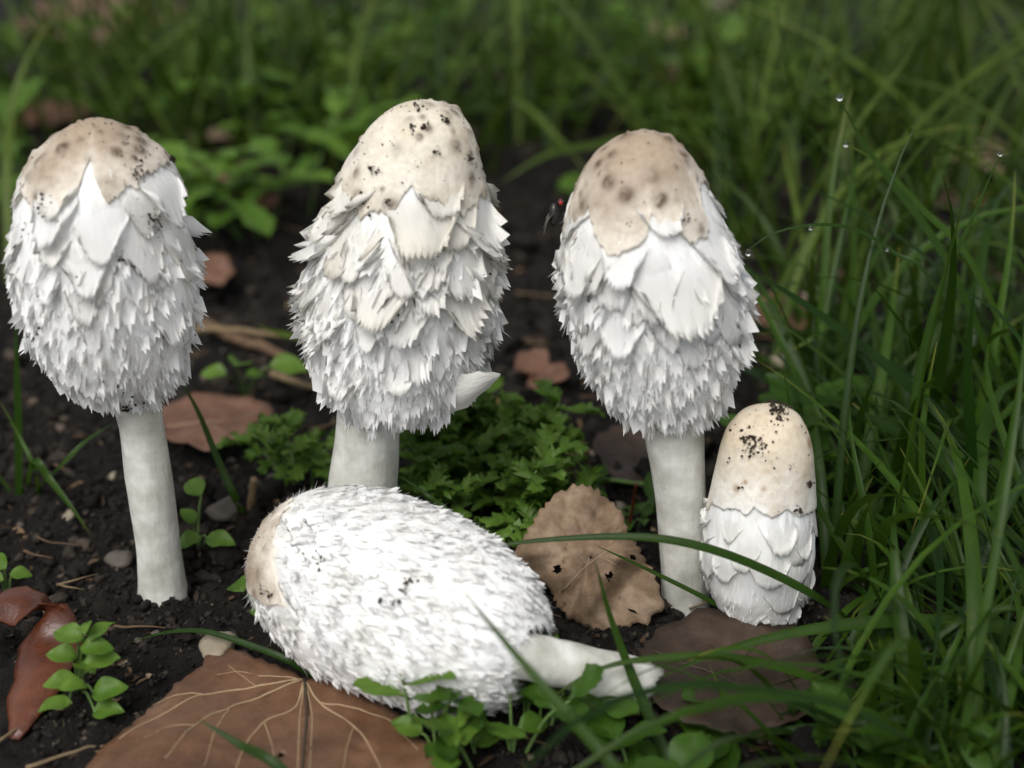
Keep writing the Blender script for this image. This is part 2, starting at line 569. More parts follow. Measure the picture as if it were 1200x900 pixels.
KEEP_CLEAR = [(330, 890, 11), (860, 800, 4.5), (690, 700, 2.5), (250, 500, 3.2), (745, 538, 2.5), (30, 790, 2.0)]
def crumbs():
    r = np.random.default_rng(21)
    specs = [(26000, 0.03, 0.10, 0), (9000, 0.08, 0.20, 0), (1500, 0.18, 0.36, 1), (160, 0.35, 0.6, 2)]
    V, F, T, off = [], [], [], 0
    for i, (n, a, b, sub) in enumerate(specs):
        d = 22 * np.exp(r.uniform(0, 1.5, n))          # density falls with distance
        x = r.uniform(-1, 1, n) * d * 0.44
        y = d - 31.0
        rad = a + (b - a) * r.random(n) ** 2
        if i >= 1:
            ok = np.ones(n, bool)
            for px, py, q in KEEP_CLEAR:
                g = G(px, py)
                ok &= ~((x - g[0]) ** 2 + (y - g[1]) ** 2 < q * q * .5 * (1 if i > 1 else .5))
            x, y, rad = x[ok], y[ok], rad[ok]
        z = zt(x, y) + rad * 0.3
        v, f, k = lumps(np.stack([x, y, z], -1), rad, sub, 0.8, 0.42 if sub == 0 else 0.14, 30 + i)
        if sub:
            c = np.repeat(np.stack([x, y, z], -1), k, 0); q = np.repeat(rad, k)[:, None]
            v = c + (v - c) * (1 + .75 * fbm(v / q * 1.1, 3, 55 + i, .65)[:, None])
        V.append(v); F.append(f + off); T.append(np.repeat(r.random(len(x)), k)); off += len(v)
    o = part('soil_crumbs', np.concatenate(V), np.concatenate(F), M['crumb'], attrs={'tint': np.concatenate(T)}, kind='stuff', smooth=False)
    tag(o, 'dark moist crumbs of soil strewn over the bare ground', 'soil')
crumbs()

# ------------------------------------------------------------------ mushrooms
class Cap:
    """surface of revolution about a bent axis; s runs 0 (apex) to 1 (margin)"""
    def __init__(s, C, R, U, V, A, seed, lump=0.03):
        # C (n,3), R (n,), resampled by arc length
        C = np.asarray(C, float); R = np.asarray(R, float)
        h = np.concatenate([[0], np.cumsum(np.hypot(np.linalg.norm(np.diff(C, axis=0), axis=1), np.diff(R)))])
        s.H = h[-1]
        q = np.linspace(0, 1, 240)
        s.q = q
        s.Ct = np.stack([np.interp(q * s.H, h, C[:, k]) for k in range(3)], -1)
        s.Rt = np.interp(q * s.H, h, R)
        for _ in range(14):      # soften the corners of the traced profile
            s.Rt[1:-1] = (s.Rt[:-2] + s.Rt[1:-1] * 2 + s.Rt[2:]) / 4
            s.Ct[1:-1] = (s.Ct[:-2] + s.Ct[1:-1] * 2 + s.Ct[2:]) / 4
        s.U, s.V, s.A, s.seed, s.lump = U, V, A, seed, lump   # A points from apex to margin
    def R(s, t):
        return np.interp(np.clip(t, 0, 1), s.q, s.Rt)
    def p(s, th, t):
        th = np.asarray(th, float); t = np.asarray(t, float)
        tc = np.clip(t, 0, 1)
        C = np.stack([np.interp(tc, s.q, s.Ct[:, k]) for k in range(3)], -1)
        r = np.interp(tc, s.q, s.Rt)
        d = np.cos(th)[..., None] * s.U + np.sin(th)[..., None] * s.V
        q = C + d * r[..., None]
        r = r * (1 + s.lump * fbm(q * 0.55, 2, s.seed))
        q = C + d * r[..., None]
        return q + s.A * ((t - tc) * s.H)[..., None]
    def frame0(s, th, t):
        e = 0.01
        p = s.p(th, t)
        dth = s.p(th + e, t) - s.p(th - e, t)
        dt = s.p(th, np.clip(t + e, 0.02, 1)) - s.p(th, np.clip(t - e, 0.0, .98))
        n = unit(np.cross(dt, dth))
        d = np.cos(th)[..., None] * s.U + np.sin(th)[..., None] * s.V
        sg = np.sign(np.sum(n * d, -1, keepdims=True)); sg[sg == 0] = 1
        return p, n * sg, unit(dt), unit(dth)
    def frame(s, th, t):
        """looked up in a table: position, normal, downward and sideways directions"""
        if not hasattr(s, '_g'):
            a, b = np.meshgrid(np.linspace(-np.pi, np.pi, 257)[:-1], np.linspace(0.002, 1, 241), indexing='ij')
            s._g = np.concatenate(s.frame0(a, b), -1)
        th = np.asarray(th, float); t = np.asarray(t, float)
        tc = np.clip(t, 0.002, 1)
        x = ((th + np.pi) / (2 * np.pi) * 256) % 256; y = (tc - 0.002) / 0.998 * 240
        i = np.floor(x).astype(int) % 256; j = np.minimum(np.floor(y).astype(int), 239)
        fx = (x - np.floor(x))[..., None]; fy = (y - j)[..., None]
        i2 = (i + 1) % 256
        q = (s._g[i, j] * (1 - fx) + s._g[i2, j] * fx) * (1 - fy) + (s._g[i, j + 1] * (1 - fx) + s._g[i2, j + 1] * fx) * fy
        p = q[..., :3] + s.A * (np.clip(t - 1, 0, None) * s.H)[..., None]
        return p, unit(q[..., 3:6]), unit(q[..., 6:9]), unit(q[..., 9:])
    def table(s):
        if not hasattr(s, '_t'):
            th, t = np.meshgrid(np.linspace(-np.pi, np.pi, 361)[:-1], np.linspace(0.01, 0.99, 160), indexing='ij')
            p, n, _, _ = s.frame(th, t)
            s._t = (th, t, proj(p), np.sum(n * (CAM - p), -1) > 0)
        return s._t
    def inv(s, px, py):
        th, t, q, fr = s.table()
        d = (q[..., 0] - px) ** 2 + (q[..., 1] - py) ** 2 + np.where(fr, 0, 1e5)
        i = np.unravel_index(np.argmin(d), d.shape)
        return th[i], t[i]

def make_scale(cap, r, th0, t0, w, L, lift, curl, jag, nu=9, nv=6, thick=0.035, round_=2.0, single=False, comb=0.0):
    u = np.linspace(-1, 1, nu); v = np.linspace(0, 1, nv)
    m = max(3, nu // 2)
    jg = np.interp(u, np.linspace(-1, 1, m), r.uniform(-1, 1, m)) * .7 + r.uniform(-1, 1, nu) * .5
    tip = np.maximum(1 - 0.6 * np.abs(u) ** round_ + jag * jg, 0.15)
    if comb > .03:
        tip = np.maximum(tip + comb / L * np.where(np.arange(nu) % 2 == 1, 1, -.5) * r.uniform(.3, 1.6, nu), 0.12)
    skew = r.uniform(-0.18, 0.18)
    Uu, Vv = np.meshgrid(u, v, indexing='ij')
    wid = (0.86 + 0.22 * np.sin(np.pi * np.clip(Vv * 0.9, 0, 1))) * (1 - 0.25 * Vv ** 3)
    t = t0 + Vv * tip[:, None] * L / cap.H
    t = np.where(t > .97, .97 + (t - .97) * .45, t)
    R = np.maximum(cap.R(np.clip(t, 0, 1)), 0.45)
    th = th0 + (Uu * wid * w / 2 + skew * Vv * L) / R
    p, n, dt, dth = cap.frame(th, t)
    wav = 0.3 * np.sin(Uu * r.uniform(2, 4) + r.uniform(0, 6))
    off = -0.02 + lift * Vv ** 2.2 * (1 + wav) * (1 - 0.4 * Uu ** 2) + 0.025 * Vv + 0.05 * w * (1 - Uu ** 2) * Vv * (1 - Vv) * 2
    ex = np.clip((Vv - 0.45) / 0.55, 0, 1) ** 2.5
    rj = r.uniform(0.5, 1.4) * (1 + .3 * r.uniform(-1, 1, nu)[:, None]) * (1 + (.6 if comb > .03 else 0) * np.where(np.arange(nu) % 2 == 1, 1, -.4)[:, None])
    top = p + n * (off + curl * ex * rj)[..., None]
    uv1 = np.stack([th * R, t * cap.H], -1).reshape(-1, 2)
    f = grid_faces(nu, nv)
    if single:
        return top.reshape(-1, 3), f, uv1, Vv.ravel()
    e = np.minimum(np.minimum(1 - Vv, 1 - np.abs(Uu)) * 6, 1)
    bot = top - n * (thick * (0.15 + 0.85 * e))[..., None]
    nvt = nu * nv
    j = nv - 1
    i = np.arange(nu - 1)
    ft = np.stack([i * nv + j, (i + 1) * nv + j, (i + 1) * nv + j + nvt, i * nv + j + nvt], -1)
    k = np.arange(nv - 1)
    fl = np.stack([k, k + 1, k + 1 + nvt, k + nvt], -1)
    q = (nu - 1) * nv
    fr = np.stack([q + k + 1, q + k, q + k + nvt, q + k + 1 + nvt], -1)
    vv = np.concatenate([top.reshape(-1, 3), bot.reshape(-1, 3)])
    return vv, np.concatenate([f, f[:, ::-1] + nvt, ft, fl, fr]), np.concatenate([uv1, uv1]), np.concatenate([Vv.ravel(), Vv.ravel()])

def hairs(cap, r, n, smin, smax, lmin, lmax, wmin, wmax, out=0.6, pw=1.0, seg=4):
    th = r.uniform(-np.pi, np.pi, n); t = smin + (smax - smin) * r.random(n) ** pw
    p, nn, dt, dth = cap.frame(th, t)
    L = r.uniform(lmin, lmax, n) * (0.6 + 0.4 * r.random(n)); w = r.uniform(wmin, wmax, n)
    o = out * r.uniform(0.2, 1.3, n)
    side = r.normal(0, 0.25, n)
    cur = r.uniform(-1.0, 0.7, n)
    V = []
    for k in range(seg + 1):
        x = k / seg
        c = p + (dt * (L * x)[:, None] + nn * (L * (o * x - 0.35 * cur * o * x * x))[:, None]
                 + dth * (L * side * x * x)[:, None]) + nn * 0.01
        ww = (w * (1 - x ** 1.5) * 0.5 + 0.002)[:, None]
        V += [c - dth * ww, c + dth * ww + nn * ww * 0.4]
    V = np.stack(V, 1)            # n, 2(seg+1), 3
    k = 2 * (seg + 1)
    f = []
    for q in range(seg):
        f.append([2 * q, 2 * q + 1, 2 * q + 3, 2 * q + 2])
    f = np.array(f)[None] + (np.arange(n) * k)[:, None, None]
    R = cap.R(t)
    uv = np.repeat(np.stack([th * R, t * cap.H], -1), k, 0)
    return V.reshape(-1, 3), f.reshape(-1, 4), uv

def build_cap(root, cap, r, mat, crown_mat, crown_px, crown_fill, style, dirt, crown_specks):
    nT, nS = 128, 90
    th, t = np.meshgrid(np.linspace(-np.pi, np.pi, nT, endpoint=False), np.linspace(0.0, 1, nS), indexing='ij')
    p, n, _, _ = cap.frame(th, t)
    R = cap.R(t)
    p = p + n * (0.035 * fbm(np.stack([th * 9, t * 9, t * 0], -1), 3, cap.seed + 3))[..., None] * np.clip(t * 8, 0, 1)[..., None]
    uv = np.stack([th * R, t * cap.H], -1).reshape(-1, 2)
    o_cap = part('cap', p.reshape(-1, 3), grid_faces(nT, nS, wrap=True), M['cap_core'], root,
                 attrs={'tint': np.clip(0.5 - t * 1.2, 0, 1).ravel()}, uv=uv)
    # --- crown skin
    pts = sorted([cap.inv(*q) for q in crown_px])
    ths = np.array([a for a, b in pts]); tss = np.array([b for a, b in pts])
    gap = np.arange(ths[-1] + 0.25, ths[0] + 2 * np.pi - 0.2, 0.22)
    ths = np.concatenate([ths, gap]); tss = np.concatenate([tss, crown_fill + r.uniform(-0.05, 0.06, len(gap))])
    nT, nS = 240, 44
    tha = np.linspace(-np.pi, np.pi, nT, endpoint=False)
    se = np.interp(tha, ths, tss, period=2 * np.pi)
    en = style.get('edge_noise', 1.0)
    se = se + en * 0.012 * vnoise(np.stack([tha * 11, tha * 0, tha * 0 + cap.seed], -1), 5) + en * 0.008 * vnoise(np.stack([tha * 33, tha * 0, tha * 0], -1), 6)
    k = np.linspace(0, 1, nS)
    T = se[:, None] * k[None, :]
    TH = np.repeat(tha[:, None], nS, 1)
    p, n, dt, _ = cap.frame(TH, T)
    kk = np.repeat(k[None], nT, 0)
    lift = style['crown_lift'] * (0.6 + 0.6 * vnoise(np.stack([TH * 3, TH * 0, TH * 0 + 9], -1), cap.seed))
    wart = np.zeros((nT, nS)); spot = np.zeros((nT, nS))
    for i in range(style.get('warts', 60)):
        a_ = r.uniform(-np.pi, np.pi); b_ = np.interp(a_, tha, se, period=2 * np.pi) * (.06 + .9 * r.random() ** .7)
        q = cap.frame(np.array([a_]), np.array([b_]))[0][0]
        sz = style.get('wart_r', .17) * r.uniform(.35, 1.25)
        d2 = np.sum((p - q) ** 2, -1) / sz ** 2
        wart += style.get('wart_h', .06) * r.uniform(.4, 1.2) * np.exp(-d2 * 2.2)
        spot = np.maximum(spot, np.clip(r.uniform(.3, 1.7) * np.exp(-d2 * 1.3), 0, 1))
    wart += style.get('crown_rough', .008) * fbm(p * 3, 2, cap.seed + 8)
    top = p + n * (style.get('crown_off', .05) * (1 - .4 * kk) + lift * np.clip((kk - 0.6) / 0.4, 0, 1) ** 2 + wart)[..., None]
    # fold the margin under
    m1 = top[:, -1] - n[:, -1] * style.get('crown_off', .05) + dt[:, -1] * 0.01
    m2 = top[:, -3] - n[:, -3] * 0.10
    full = np.concatenate([top, m1[:, None], m2[:, None]], 1)
    spot = np.concatenate([spot, np.zeros((nT, 2))], 1)
    tint = np.concatenate([np.clip((kk - style.get('cs', .35)) / (1 - style.get('cs', .35)), 0, 1), np.ones((nT, 2))], 1)
    o_cr = part('crown', full.reshape(-1, 3), grid_faces(nT, nS + 2, wrap=True), crown_mat, o_cap,
                attrs={'tint': tint.ravel(), 'spot': spot.ravel()}, label=style.get('crown_label'))
    # --- large scales: objects of their own
    s0 = style['s0']
    t = s0
    n_big = 0
    while t < style['s_big']:
        a = (t - s0) / (1 - s0)
        w0 = np.interp(a, [0, 0.35, 1], style['w'])
        L0 = np.interp(a, [0, 0.35, 1], style['L'])
        R = cap.R(t)
        cnt = max(5, int(2 * np.pi * R / (w0 * 0.92)))
        ph = r.uniform(0, 6.3)
        for i in range(cnt):
            if r.random() < style.get('skip', 0.08) or n_big >= 230:
                continue
            th0 = -np.pi + (ph + (i + r.uniform(-0.3, 0.3)) / cnt * 2 * np.pi) % (2 * np.pi)
            f = r.uniform(0.65, 1.35)
            se0 = np.interp(th0, tha, se, period=2 * np.pi)
            tt = max(t + r.uniform(-0.03, 0.03), se0 - style.get('tuck', .10))
            if tt > style['s_big'] + 0.05:
                continue
            v, fc, uv, vv = make_scale(cap, r, th0, tt, w0 * f, L0 * f * r.uniform(.85, 1.2), style['lift'] * r.uniform(0.4, 1.6),
                                       style['curl'] * r.uniform(-0.1, 1.5) ** 1, style['jag'], nu=19, nv=7, round_=r.uniform(1.8, 3.6), comb=style.get('comb_b', .05))
            cre = style['cream'] * r.uniform(0.3, 1.0) * max(0, 1 - a * 1.5)
            part('scale', v, fc, mat, o_cap, attrs={'tint': np.clip(cre * (0.3 + 0.9 * vv), 0, 1)}, uv=uv)
            n_big += 1
        t += L0 * style.get('row', 0.55) / cap.H
    for (px, py, w0, L0, lf, cl, cre) in style.get('features', ()):
        a_, b_ = cap.inv(px, py)
        v, fc, uv, vv = make_scale(cap, r, a_, b_ - L0 / cap.H, w0, L0, lf, cl, .05, nu=25, nv=9, thick=.05, round_=r.uniform(2.4, 4), comb=.045)
        v = v + (cap.frame(np.array([a_]), np.array([b_]))[1][0] * .11) * np.clip(vv * 1.6 - .05, -.05, 1)[:, None]
        part('scale', v, fc, mat, o_cap, attrs={'tint': np.clip(cre * (.3 + .8 * vv), 0, 1)}, uv=uv)
    # --- small scales and fibres: one mass
    B = Bag()
    t = style['s_small']
    while t < 1.0:
        a = (t - s0) / (1 - s0)
        w0 = np.interp(a, [0, 0.5, 1], style['ws'])
        L0 = np.interp(a, [0, 0.5, 1], style['Ls'])
        R = cap.R(t)
        cnt = int(2 * np.pi * R / (w0 * 1.0))
        ph = r.uniform(0, 6.3)
        for i in range(cnt):
            if r.random() < 0.12:
                continue
            th0 = -np.pi + (ph + (i + r.uniform(-0.5, 0.5)) / cnt * 2 * np.pi) % (2 * np.pi)
            se0 = np.interp(th0, tha, se, period=2 * np.pi)
            tt = min(t + r.uniform(-0.025, 0.025), 0.955)
            if tt < se0:
                continue
            f = r.uniform(0.6, 1.5)
            if r.random() < 0.06:
                f *= 1.7
            v, fc, uv, vv = make_scale(cap, r, th0, tt, w0 * f, L0 * f * r.uniform(.8, 1.4), style['lift_s'] * r.uniform(0.2, 1.8),
                                       style['curl_s'] * r.uniform(-0.3, 1.6), 0.10, nu=7, nv=5, round_=r.uniform(1.4, 3), single=True, comb=style.get('comb', .085))
            B.add(v, fc, 0.0 + 0.12 * r.random() * (r.random() < 0.3), uv)
        t += L0 * style.get('row_s', 0.62) / cap.H
    for hset in style['hairs']:
        hv, hf, huv = hairs(cap, r, *hset)
        B.add(hv, hf, 0.0, huv)
    B.build('scale_fringe', mat, o_cap, kind='stuff')
    # --- dirt grains
    cs, rs = [], []
    for (px, py, rad, cnt) in dirt:
        cnt = int(cnt * 1.6)
        q = r.standard_t(3, (cnt, 2)) * 0.5 * rad * r.uniform(.5, 1.2, 2)
        ca = r.uniform(0, 3.1); q = np.clip(q @ np.array([[math.cos(ca), math.sin(ca)], [-math.sin(ca), math.cos(ca)]]), -2.2 * rad, 2.2 * rad)
        for dx, dy in q:
            a, b = cap.inv(px + dx, py + dy)
            pp, nn, _, _ = cap.frame(np.array([a]), np.array([b]))
            cs.append(pp[0] + nn[0] * (0.07 + 0.05 * r.random())); rs.append(0.010 + 0.034 * r.random() ** 2.5)
    for i in range(crown_specks):
        a = r.uniform(-np.pi, np.pi); b = np.interp(a, tha, se, period=2 * np.pi) * (1 - 0.9 * r.random() ** 1.6)
        pp, nn, _, _ = cap.frame(np.array([a]), np.array([b]))
        cs.append(pp[0] + nn[0] * 0.055); rs.append(0.008 + 0.018 * r.random() ** 2)
    if cs:
        v, f, k = lumps(np.array(cs), np.array(rs), 0, 1.0, 0.3, cap.seed)
        part('dirt', v, f, M['dirt'], o_cap, kind='stuff')
    return o_cap

def build_stem(root, path, rad, label=None, seed=0, mat=None, torn=0.0):
    pth = spline(path, 26)
    rd = np.interp(np.linspace(0, 1, 26), np.linspace(0, 1, len(rad)), rad)
    v, f = tube(pth, rd, 32)
    v = v + 0.03 * fbm(v * np.array([1.6, 1.6, 0.6]), 3, seed)[:, None] * unit(v - np.repeat(np.vstack([pth[:1], pth, pth[-1:]])[None], 32, 0).reshape(-1, 3))
    if torn:
        e = unit(pth[-1] - pth[-4]); w = np.clip(((v - pth[-1]) @ e + .5) / .5, 0, 1)
        v = v + e * (torn * w * fbm(v * 2.6, 3, seed))[:, None] - unit(v - pth[-1]) * (w ** 3 * .12 * (1 + vnoise(v * 3, seed)))[:, None]
    return part('stem', v, f, mat or M['stem'], root, label=label)

def standing(rows, Y, seed):
    C, R = [], []
    for py, l, rr in rows:
        a, b = P(l, py, Y), P(rr, py, Y)
        C.append((a + b) / 2); R.append(np.linalg.norm(b - a) / 2)
    C = np.array(C); R = np.array(R)
    C = np.vstack([C[0] + [0, 0, 0.03], C]); R = np.concatenate([[0.01], R])
    return Cap(C, R, np.array([1.0, 0, 0]), np.array([0, -1.0, 0]), np.array([0, 0, -1.0]), seed)

BASE_STYLE = dict(s0=0.20, s_big=0.60, s_small=0.42, w=[1.5, 0.95, 0.5], L=[1.3, 0.95, 0.5], lift=0.10, curl=0.10, jag=0.08,
                  cream=0.5, ws=[0.56, 0.40, 0.22], Ls=[0.60, 0.44, 0.27], lift_s=0.03, curl_s=0.12, crown_lift=0.07,
                  hairs=[(1500, .35, 1.0, .15, .36, .03, .06, .4, 0.8)])

def stem_px(rows, Y):
    path, rad = [], []
    for py, l, r_ in rows:
        a, b = P(l, py, Y), P(r_, py, Y)
        path.append((a + b) / 2); rad.append(np.linalg.norm(b - a) / 2)
    return path, rad

# left mushroom ---------------------------------------------------------
def mush1():
    Y = 0.4
    r = np.random.default_rng(101)
    root = thing('mushroom', 'tall shaggy white mushroom with tan crown on long bare stem beside the red-brown curled leaf', 'mushroom',
                 G(192, 700), 'standing shaggy mushrooms')
    cap = standing([(142, 100, 122), (150, 82, 142), (162, 62, 165), (182, 38, 190), (210, 28, 207), (250, 20, 212), (300, 22, 224),
                    (340, 28, 229), (375, 38, 227), (408, 54, 219), (436, 76, 207), (453, 100, 195), (462, 122, 188)], Y, 41)
    st = dict(BASE_STYLE, lift=0.06, curl=0.09, jag=0.10, skip=0.2, crown_label='tan crown with two ragged lobes', features=[(192, 268, 1.3, 1.4, .14, .12, .1), (125, 305, 1.2, 1.2, .10, .10, .15), (60, 290, 1.1, 1.3, .10, .1, .1), (195, 395, .8, .7, .10, .1, .15), (110, 345, .9, .9, .08, .1, .05), (60, 350, .7, .7, .08, .1, 0)], s_big=0.55, w=[1.6, 1.0, .45], L=[1.4, 1.0, .5],
              hairs=[(2200, .30, 1.0, .12, .28, .025, .05, .42, 0.8)])
    build_cap(root, cap, r, M['cap'], M['crown_tan'],
              [(24, 200), (36, 238), (46, 258), (60, 246), (86, 230), (100, 200), (106, 186), (114, 215), (126, 240), (146, 224), (170, 205), (192, 190)],
              0.25, st,
              [(180, 258, 12, 40), (142, 302, 7, 12), (85, 326, 5, 5), (195, 390, 13, 26), (150, 474, 14, 40), (44, 395, 6, 10), (48, 250, 12, 45),
               (158, 202, 14, 30), (200, 188, 8, 22), (205, 235, 8, 12)], 150)
    path, rad = stem_px([(470, 131, 188), (500, 140, 191), (560, 148, 202), (640, 159, 211), (680, 162, 217), (703, 162, 221), (722, 160, 222)], Y)
    rad[-2] *= 1.05; rad[-1] *= 0.95
    build_stem(root, path, rad, seed=5)
mush1()

def mush2():
    Y = 1.4
    r = np.random.default_rng(102)
    root = thing('mushroom', 'tallest shaggy mushroom with cream crown and broad curling scales behind the toppled one', 'mushroom',
                 (P(424, 640, Y) * [1, 1, 0]), 'standing shaggy mushrooms')
    cap = standing([(122, 478, 512), (132, 454, 536), (150, 434, 551), (175, 418, 560), (200, 404, 566), (235, 392, 573), (270, 378, 578), (310, 365, 581),
                    (345, 359, 578), (385, 361, 572), (420, 371, 564), (448, 387, 551), (466, 404, 533), (477, 420, 514)], Y, 42)
    st = dict(BASE_STYLE, lift=0.17, curl=0.16, jag=0.07, cream=0.9, s_big=0.66, s_small=0.40, w=[1.55, 1.15, .5], L=[1.25, 1.1, .55], s0=.24, crown_lift=0.10, skip=0.1,
              lift_s=0.08, crown_label='cream crown dotted with dark warts', features=[(500, 302, 1.9, 1.5, .16, .14, .8), (445, 378, 1.4, 1.1, .16, .14, .6), (535, 385, 1.3, 1.1, .18, .16, .6), (572, 318, 1.0, 1.2, .16, .14, .7), (412, 330, .9, 1.2, .14, .12, .5), (385, 290, 1.0, 1.2, .14, .12, .5), (475, 345, 1.1, 1.0, .10, .1, .3)], Ls=[.62, .48, .30], ws=[.6, .42, .24],
              hairs=[(1600, .35, 1.0, .18, .42, .03, .06, .5, 0.8)])
    oc = build_cap(root, cap, r, M['cap'], M['crown_cream'],
              [(388, 214), (405, 214), (412, 243), (425, 257), (436, 240), (450, 250), (462, 243), (478, 222), (483, 214), (488, 230), (505, 240), (520, 238), (526, 255),
               (545, 248), (560, 236), (570, 226), (580, 238)],
              0.27, st,
              [(500, 297, 12, 26), (492, 290, 5, 8), (423, 238, 6, 20), (455, 236, 6, 20), (381, 273, 5, 14), (455, 368, 8, 16), (425, 315, 8, 10), (522, 144, 4, 16), (488, 128, 6, 14),
               (548, 187, 4, 18), (510, 178, 5, 10), (484, 152, 5, 8), (497, 152, 4, 8), (440, 200, 6, 12), (575, 325, 6, 10)], 200)
    # the stray flap that sticks out low on the right
    fp = spline([P(500, 468, .9), P(530, 464, .1), P(558, 455, -.1), P(586, 440, .0)], 9)
    fw = np.interp(np.linspace(0, 1, 9), [0, .3, .7, 1], [.55, .62, .5, .04])
    uu = np.linspace(-1, 1, 7)
    sd = np.array([.25, -.35, 1.0]); sd = sd / np.linalg.norm(sd)
    fv = np.array([fp + sd * (fw * k * (1 + .25 * r.uniform(-1, 1, 9)))[:, None] + np.array([0, -1.0, .2]) * (.35 * (1 - k * k) * fw)[:, None] for k in uu])
    fb = fv + np.array([0, .05, 0])
    ff = grid_faces(7, 9)
    part('scale', np.concatenate([fv.reshape(-1, 3), fb.reshape(-1, 3)]), np.concatenate([ff, ff[:, ::-1] + 63]), M['cap'], oc, attrs={'tint': 0.3},
         uv=np.tile(np.stack(np.meshgrid(uu * .4, np.linspace(0, 1.5, 9), indexing='ij'), -1).reshape(-1, 2), (2, 1)), label='loose scale sticking out sideways')
    for px, py in ((405, 450), (470, 440)):
        a, b = cap.inv(px, py)
        v, f, uv, vv = make_scale(cap, r, a, b - 0.05, 1.0, 0.75, 0.22, 0.16, 0.06, nu=11, nv=7, thick=0.05, round_=3)
        part('scale', v, f, M['cap'], oc, attrs={'tint': 0.25 * vv}, uv=uv)
    path, rad = stem_px([(485, 396, 470), (520, 393, 468), (570, 385, 465), (640, 380, 464), (690, 376, 464), (705, 376, 464)], Y)
    build_stem(root, path, rad, seed=6)
mush2()

def mush3():
    Y = 0.0
    r = np.random.default_rng(103)
    root = thing('mushroom', 'shaggy white mushroom with lobed brown-spotted crown standing beside the small young one', 'mushroom',
                 G(804, 712), 'standing shaggy mushrooms')
    cap = standing([(158, 742, 770), (167, 718, 792), (185, 695, 810), (210, 681, 824), (250, 668, 843), (290, 660, 860), (335, 662, 871), (375, 669, 872),
                    (415, 684, 864), (448, 702, 851), (472, 724, 838), (485, 744, 830)], Y, 43)
    st = dict(BASE_STYLE, lift=0.07, curl=0.12, jag=0.10, skip=0.22, w=[1.7, 1.3, .5], L=[1.5, 1.2, .5], s_big=0.62, s_small=0.46, crown_lift=0.08,
              crown_label='pale brown crown with deep rounded lobes', features=[(800, 388, 2.3, 1.7, .16, .16, .25), (685, 345, 1.2, 1.3, .14, .14, .25), (735, 335, 1.0, 1.0, .10, .12, .05), (850, 330, 1.0, 1.2, .12, .14, .1), (735, 410, 1.1, .9, .10, .12, .05), (860, 420, .9, .8, .12, .12, .1)], cream=0.25,
              hairs=[(1700, .32, 1.0, .16, .38, .03, .06, .5, 0.8)])
    build_cap(root, cap, r, M['cap'], M['crown_tan'],
              [(650, 292), (658, 304), (672, 288), (682, 262), (692, 238), (698, 270), (708, 288), (724, 300), (745, 294), (758, 284), (762, 250), (772, 262), (790, 279), (808, 282),
               (824, 279), (828, 266), (818, 235), (822, 215), (838, 212)],
              0.30, st, [(803, 257, 4, 10), (862, 405, 4, 8), (840, 350, 4, 6), (694, 348, 4, 6)], 60)
    path, rad = stem_px([(490, 755, 824), (515, 757, 826), (580, 768, 828), (650, 774, 830), (700, 775, 831), (735, 772, 832)], Y)
    build_stem(root, path, rad, seed=7)
mush3()

def mush4():
    Y = -1.2
    r = np.random.default_rng(104)
    root = thing('mushroom', 'small young egg-shaped mushroom with smooth cream top and no visible stem', 'mushroom', G(888, 724))
    cap = standing([(482, 888, 922), (490, 868, 936), (508, 853, 945), (530, 846, 950), (560, 839, 953), (600, 831, 955), (640, 826, 955), (680, 830, 948),
                    (704, 842, 938), (720, 856, 926), (732, 872, 912)], Y, 44)
    st = dict(BASE_STYLE, s0=0.42, s_big=0.92, s_small=0.82, w=[1.0, 0.95, .7], L=[0.8, 0.8, .55], lift=0.06, curl=0.07, jag=0.05, crown_lift=0.03, skip=0.25, cs=0.4,
              ws=[.5, .45, .36], Ls=[.45, .42, .36], lift_s=.03, curl_s=.05, cream=0.25, row=0.7, crown_label='smooth cream crown', warts=12, wart_h=.012, wart_r=.14, comb=.015, comb_b=.008, crown_rough=.004, crown_off=.06, tuck=.015, edge_noise=.3,
              hairs=[(400, .62, 1.0, .08, .2, .02, .04, .5, 0.8)])
    build_cap(root, cap, r, M['cap'], M['crown_young'],
              [(836, 590), (850, 598), (862, 594), (876, 604), (884, 592), (905, 606), (922, 596), (936, 604), (953, 596)], 0.45, st,
              [(885, 521, 12, 70), (878, 512, 6, 16), (914, 482, 12, 90), (906, 480, 7, 30), (858, 540, 3, 4), (944, 566, 5, 14), (935, 597, 6, 14), (868, 570, 3, 4), (925, 545, 4, 4)], 30)
    p = P(890, 728, Y)
    build_stem(root, [p + [0, 0, 1.0], p + [0, 0, .2], p + [0, 0, -0.7]], [0.5, 0.55, 0.6], seed=8)
mush4()

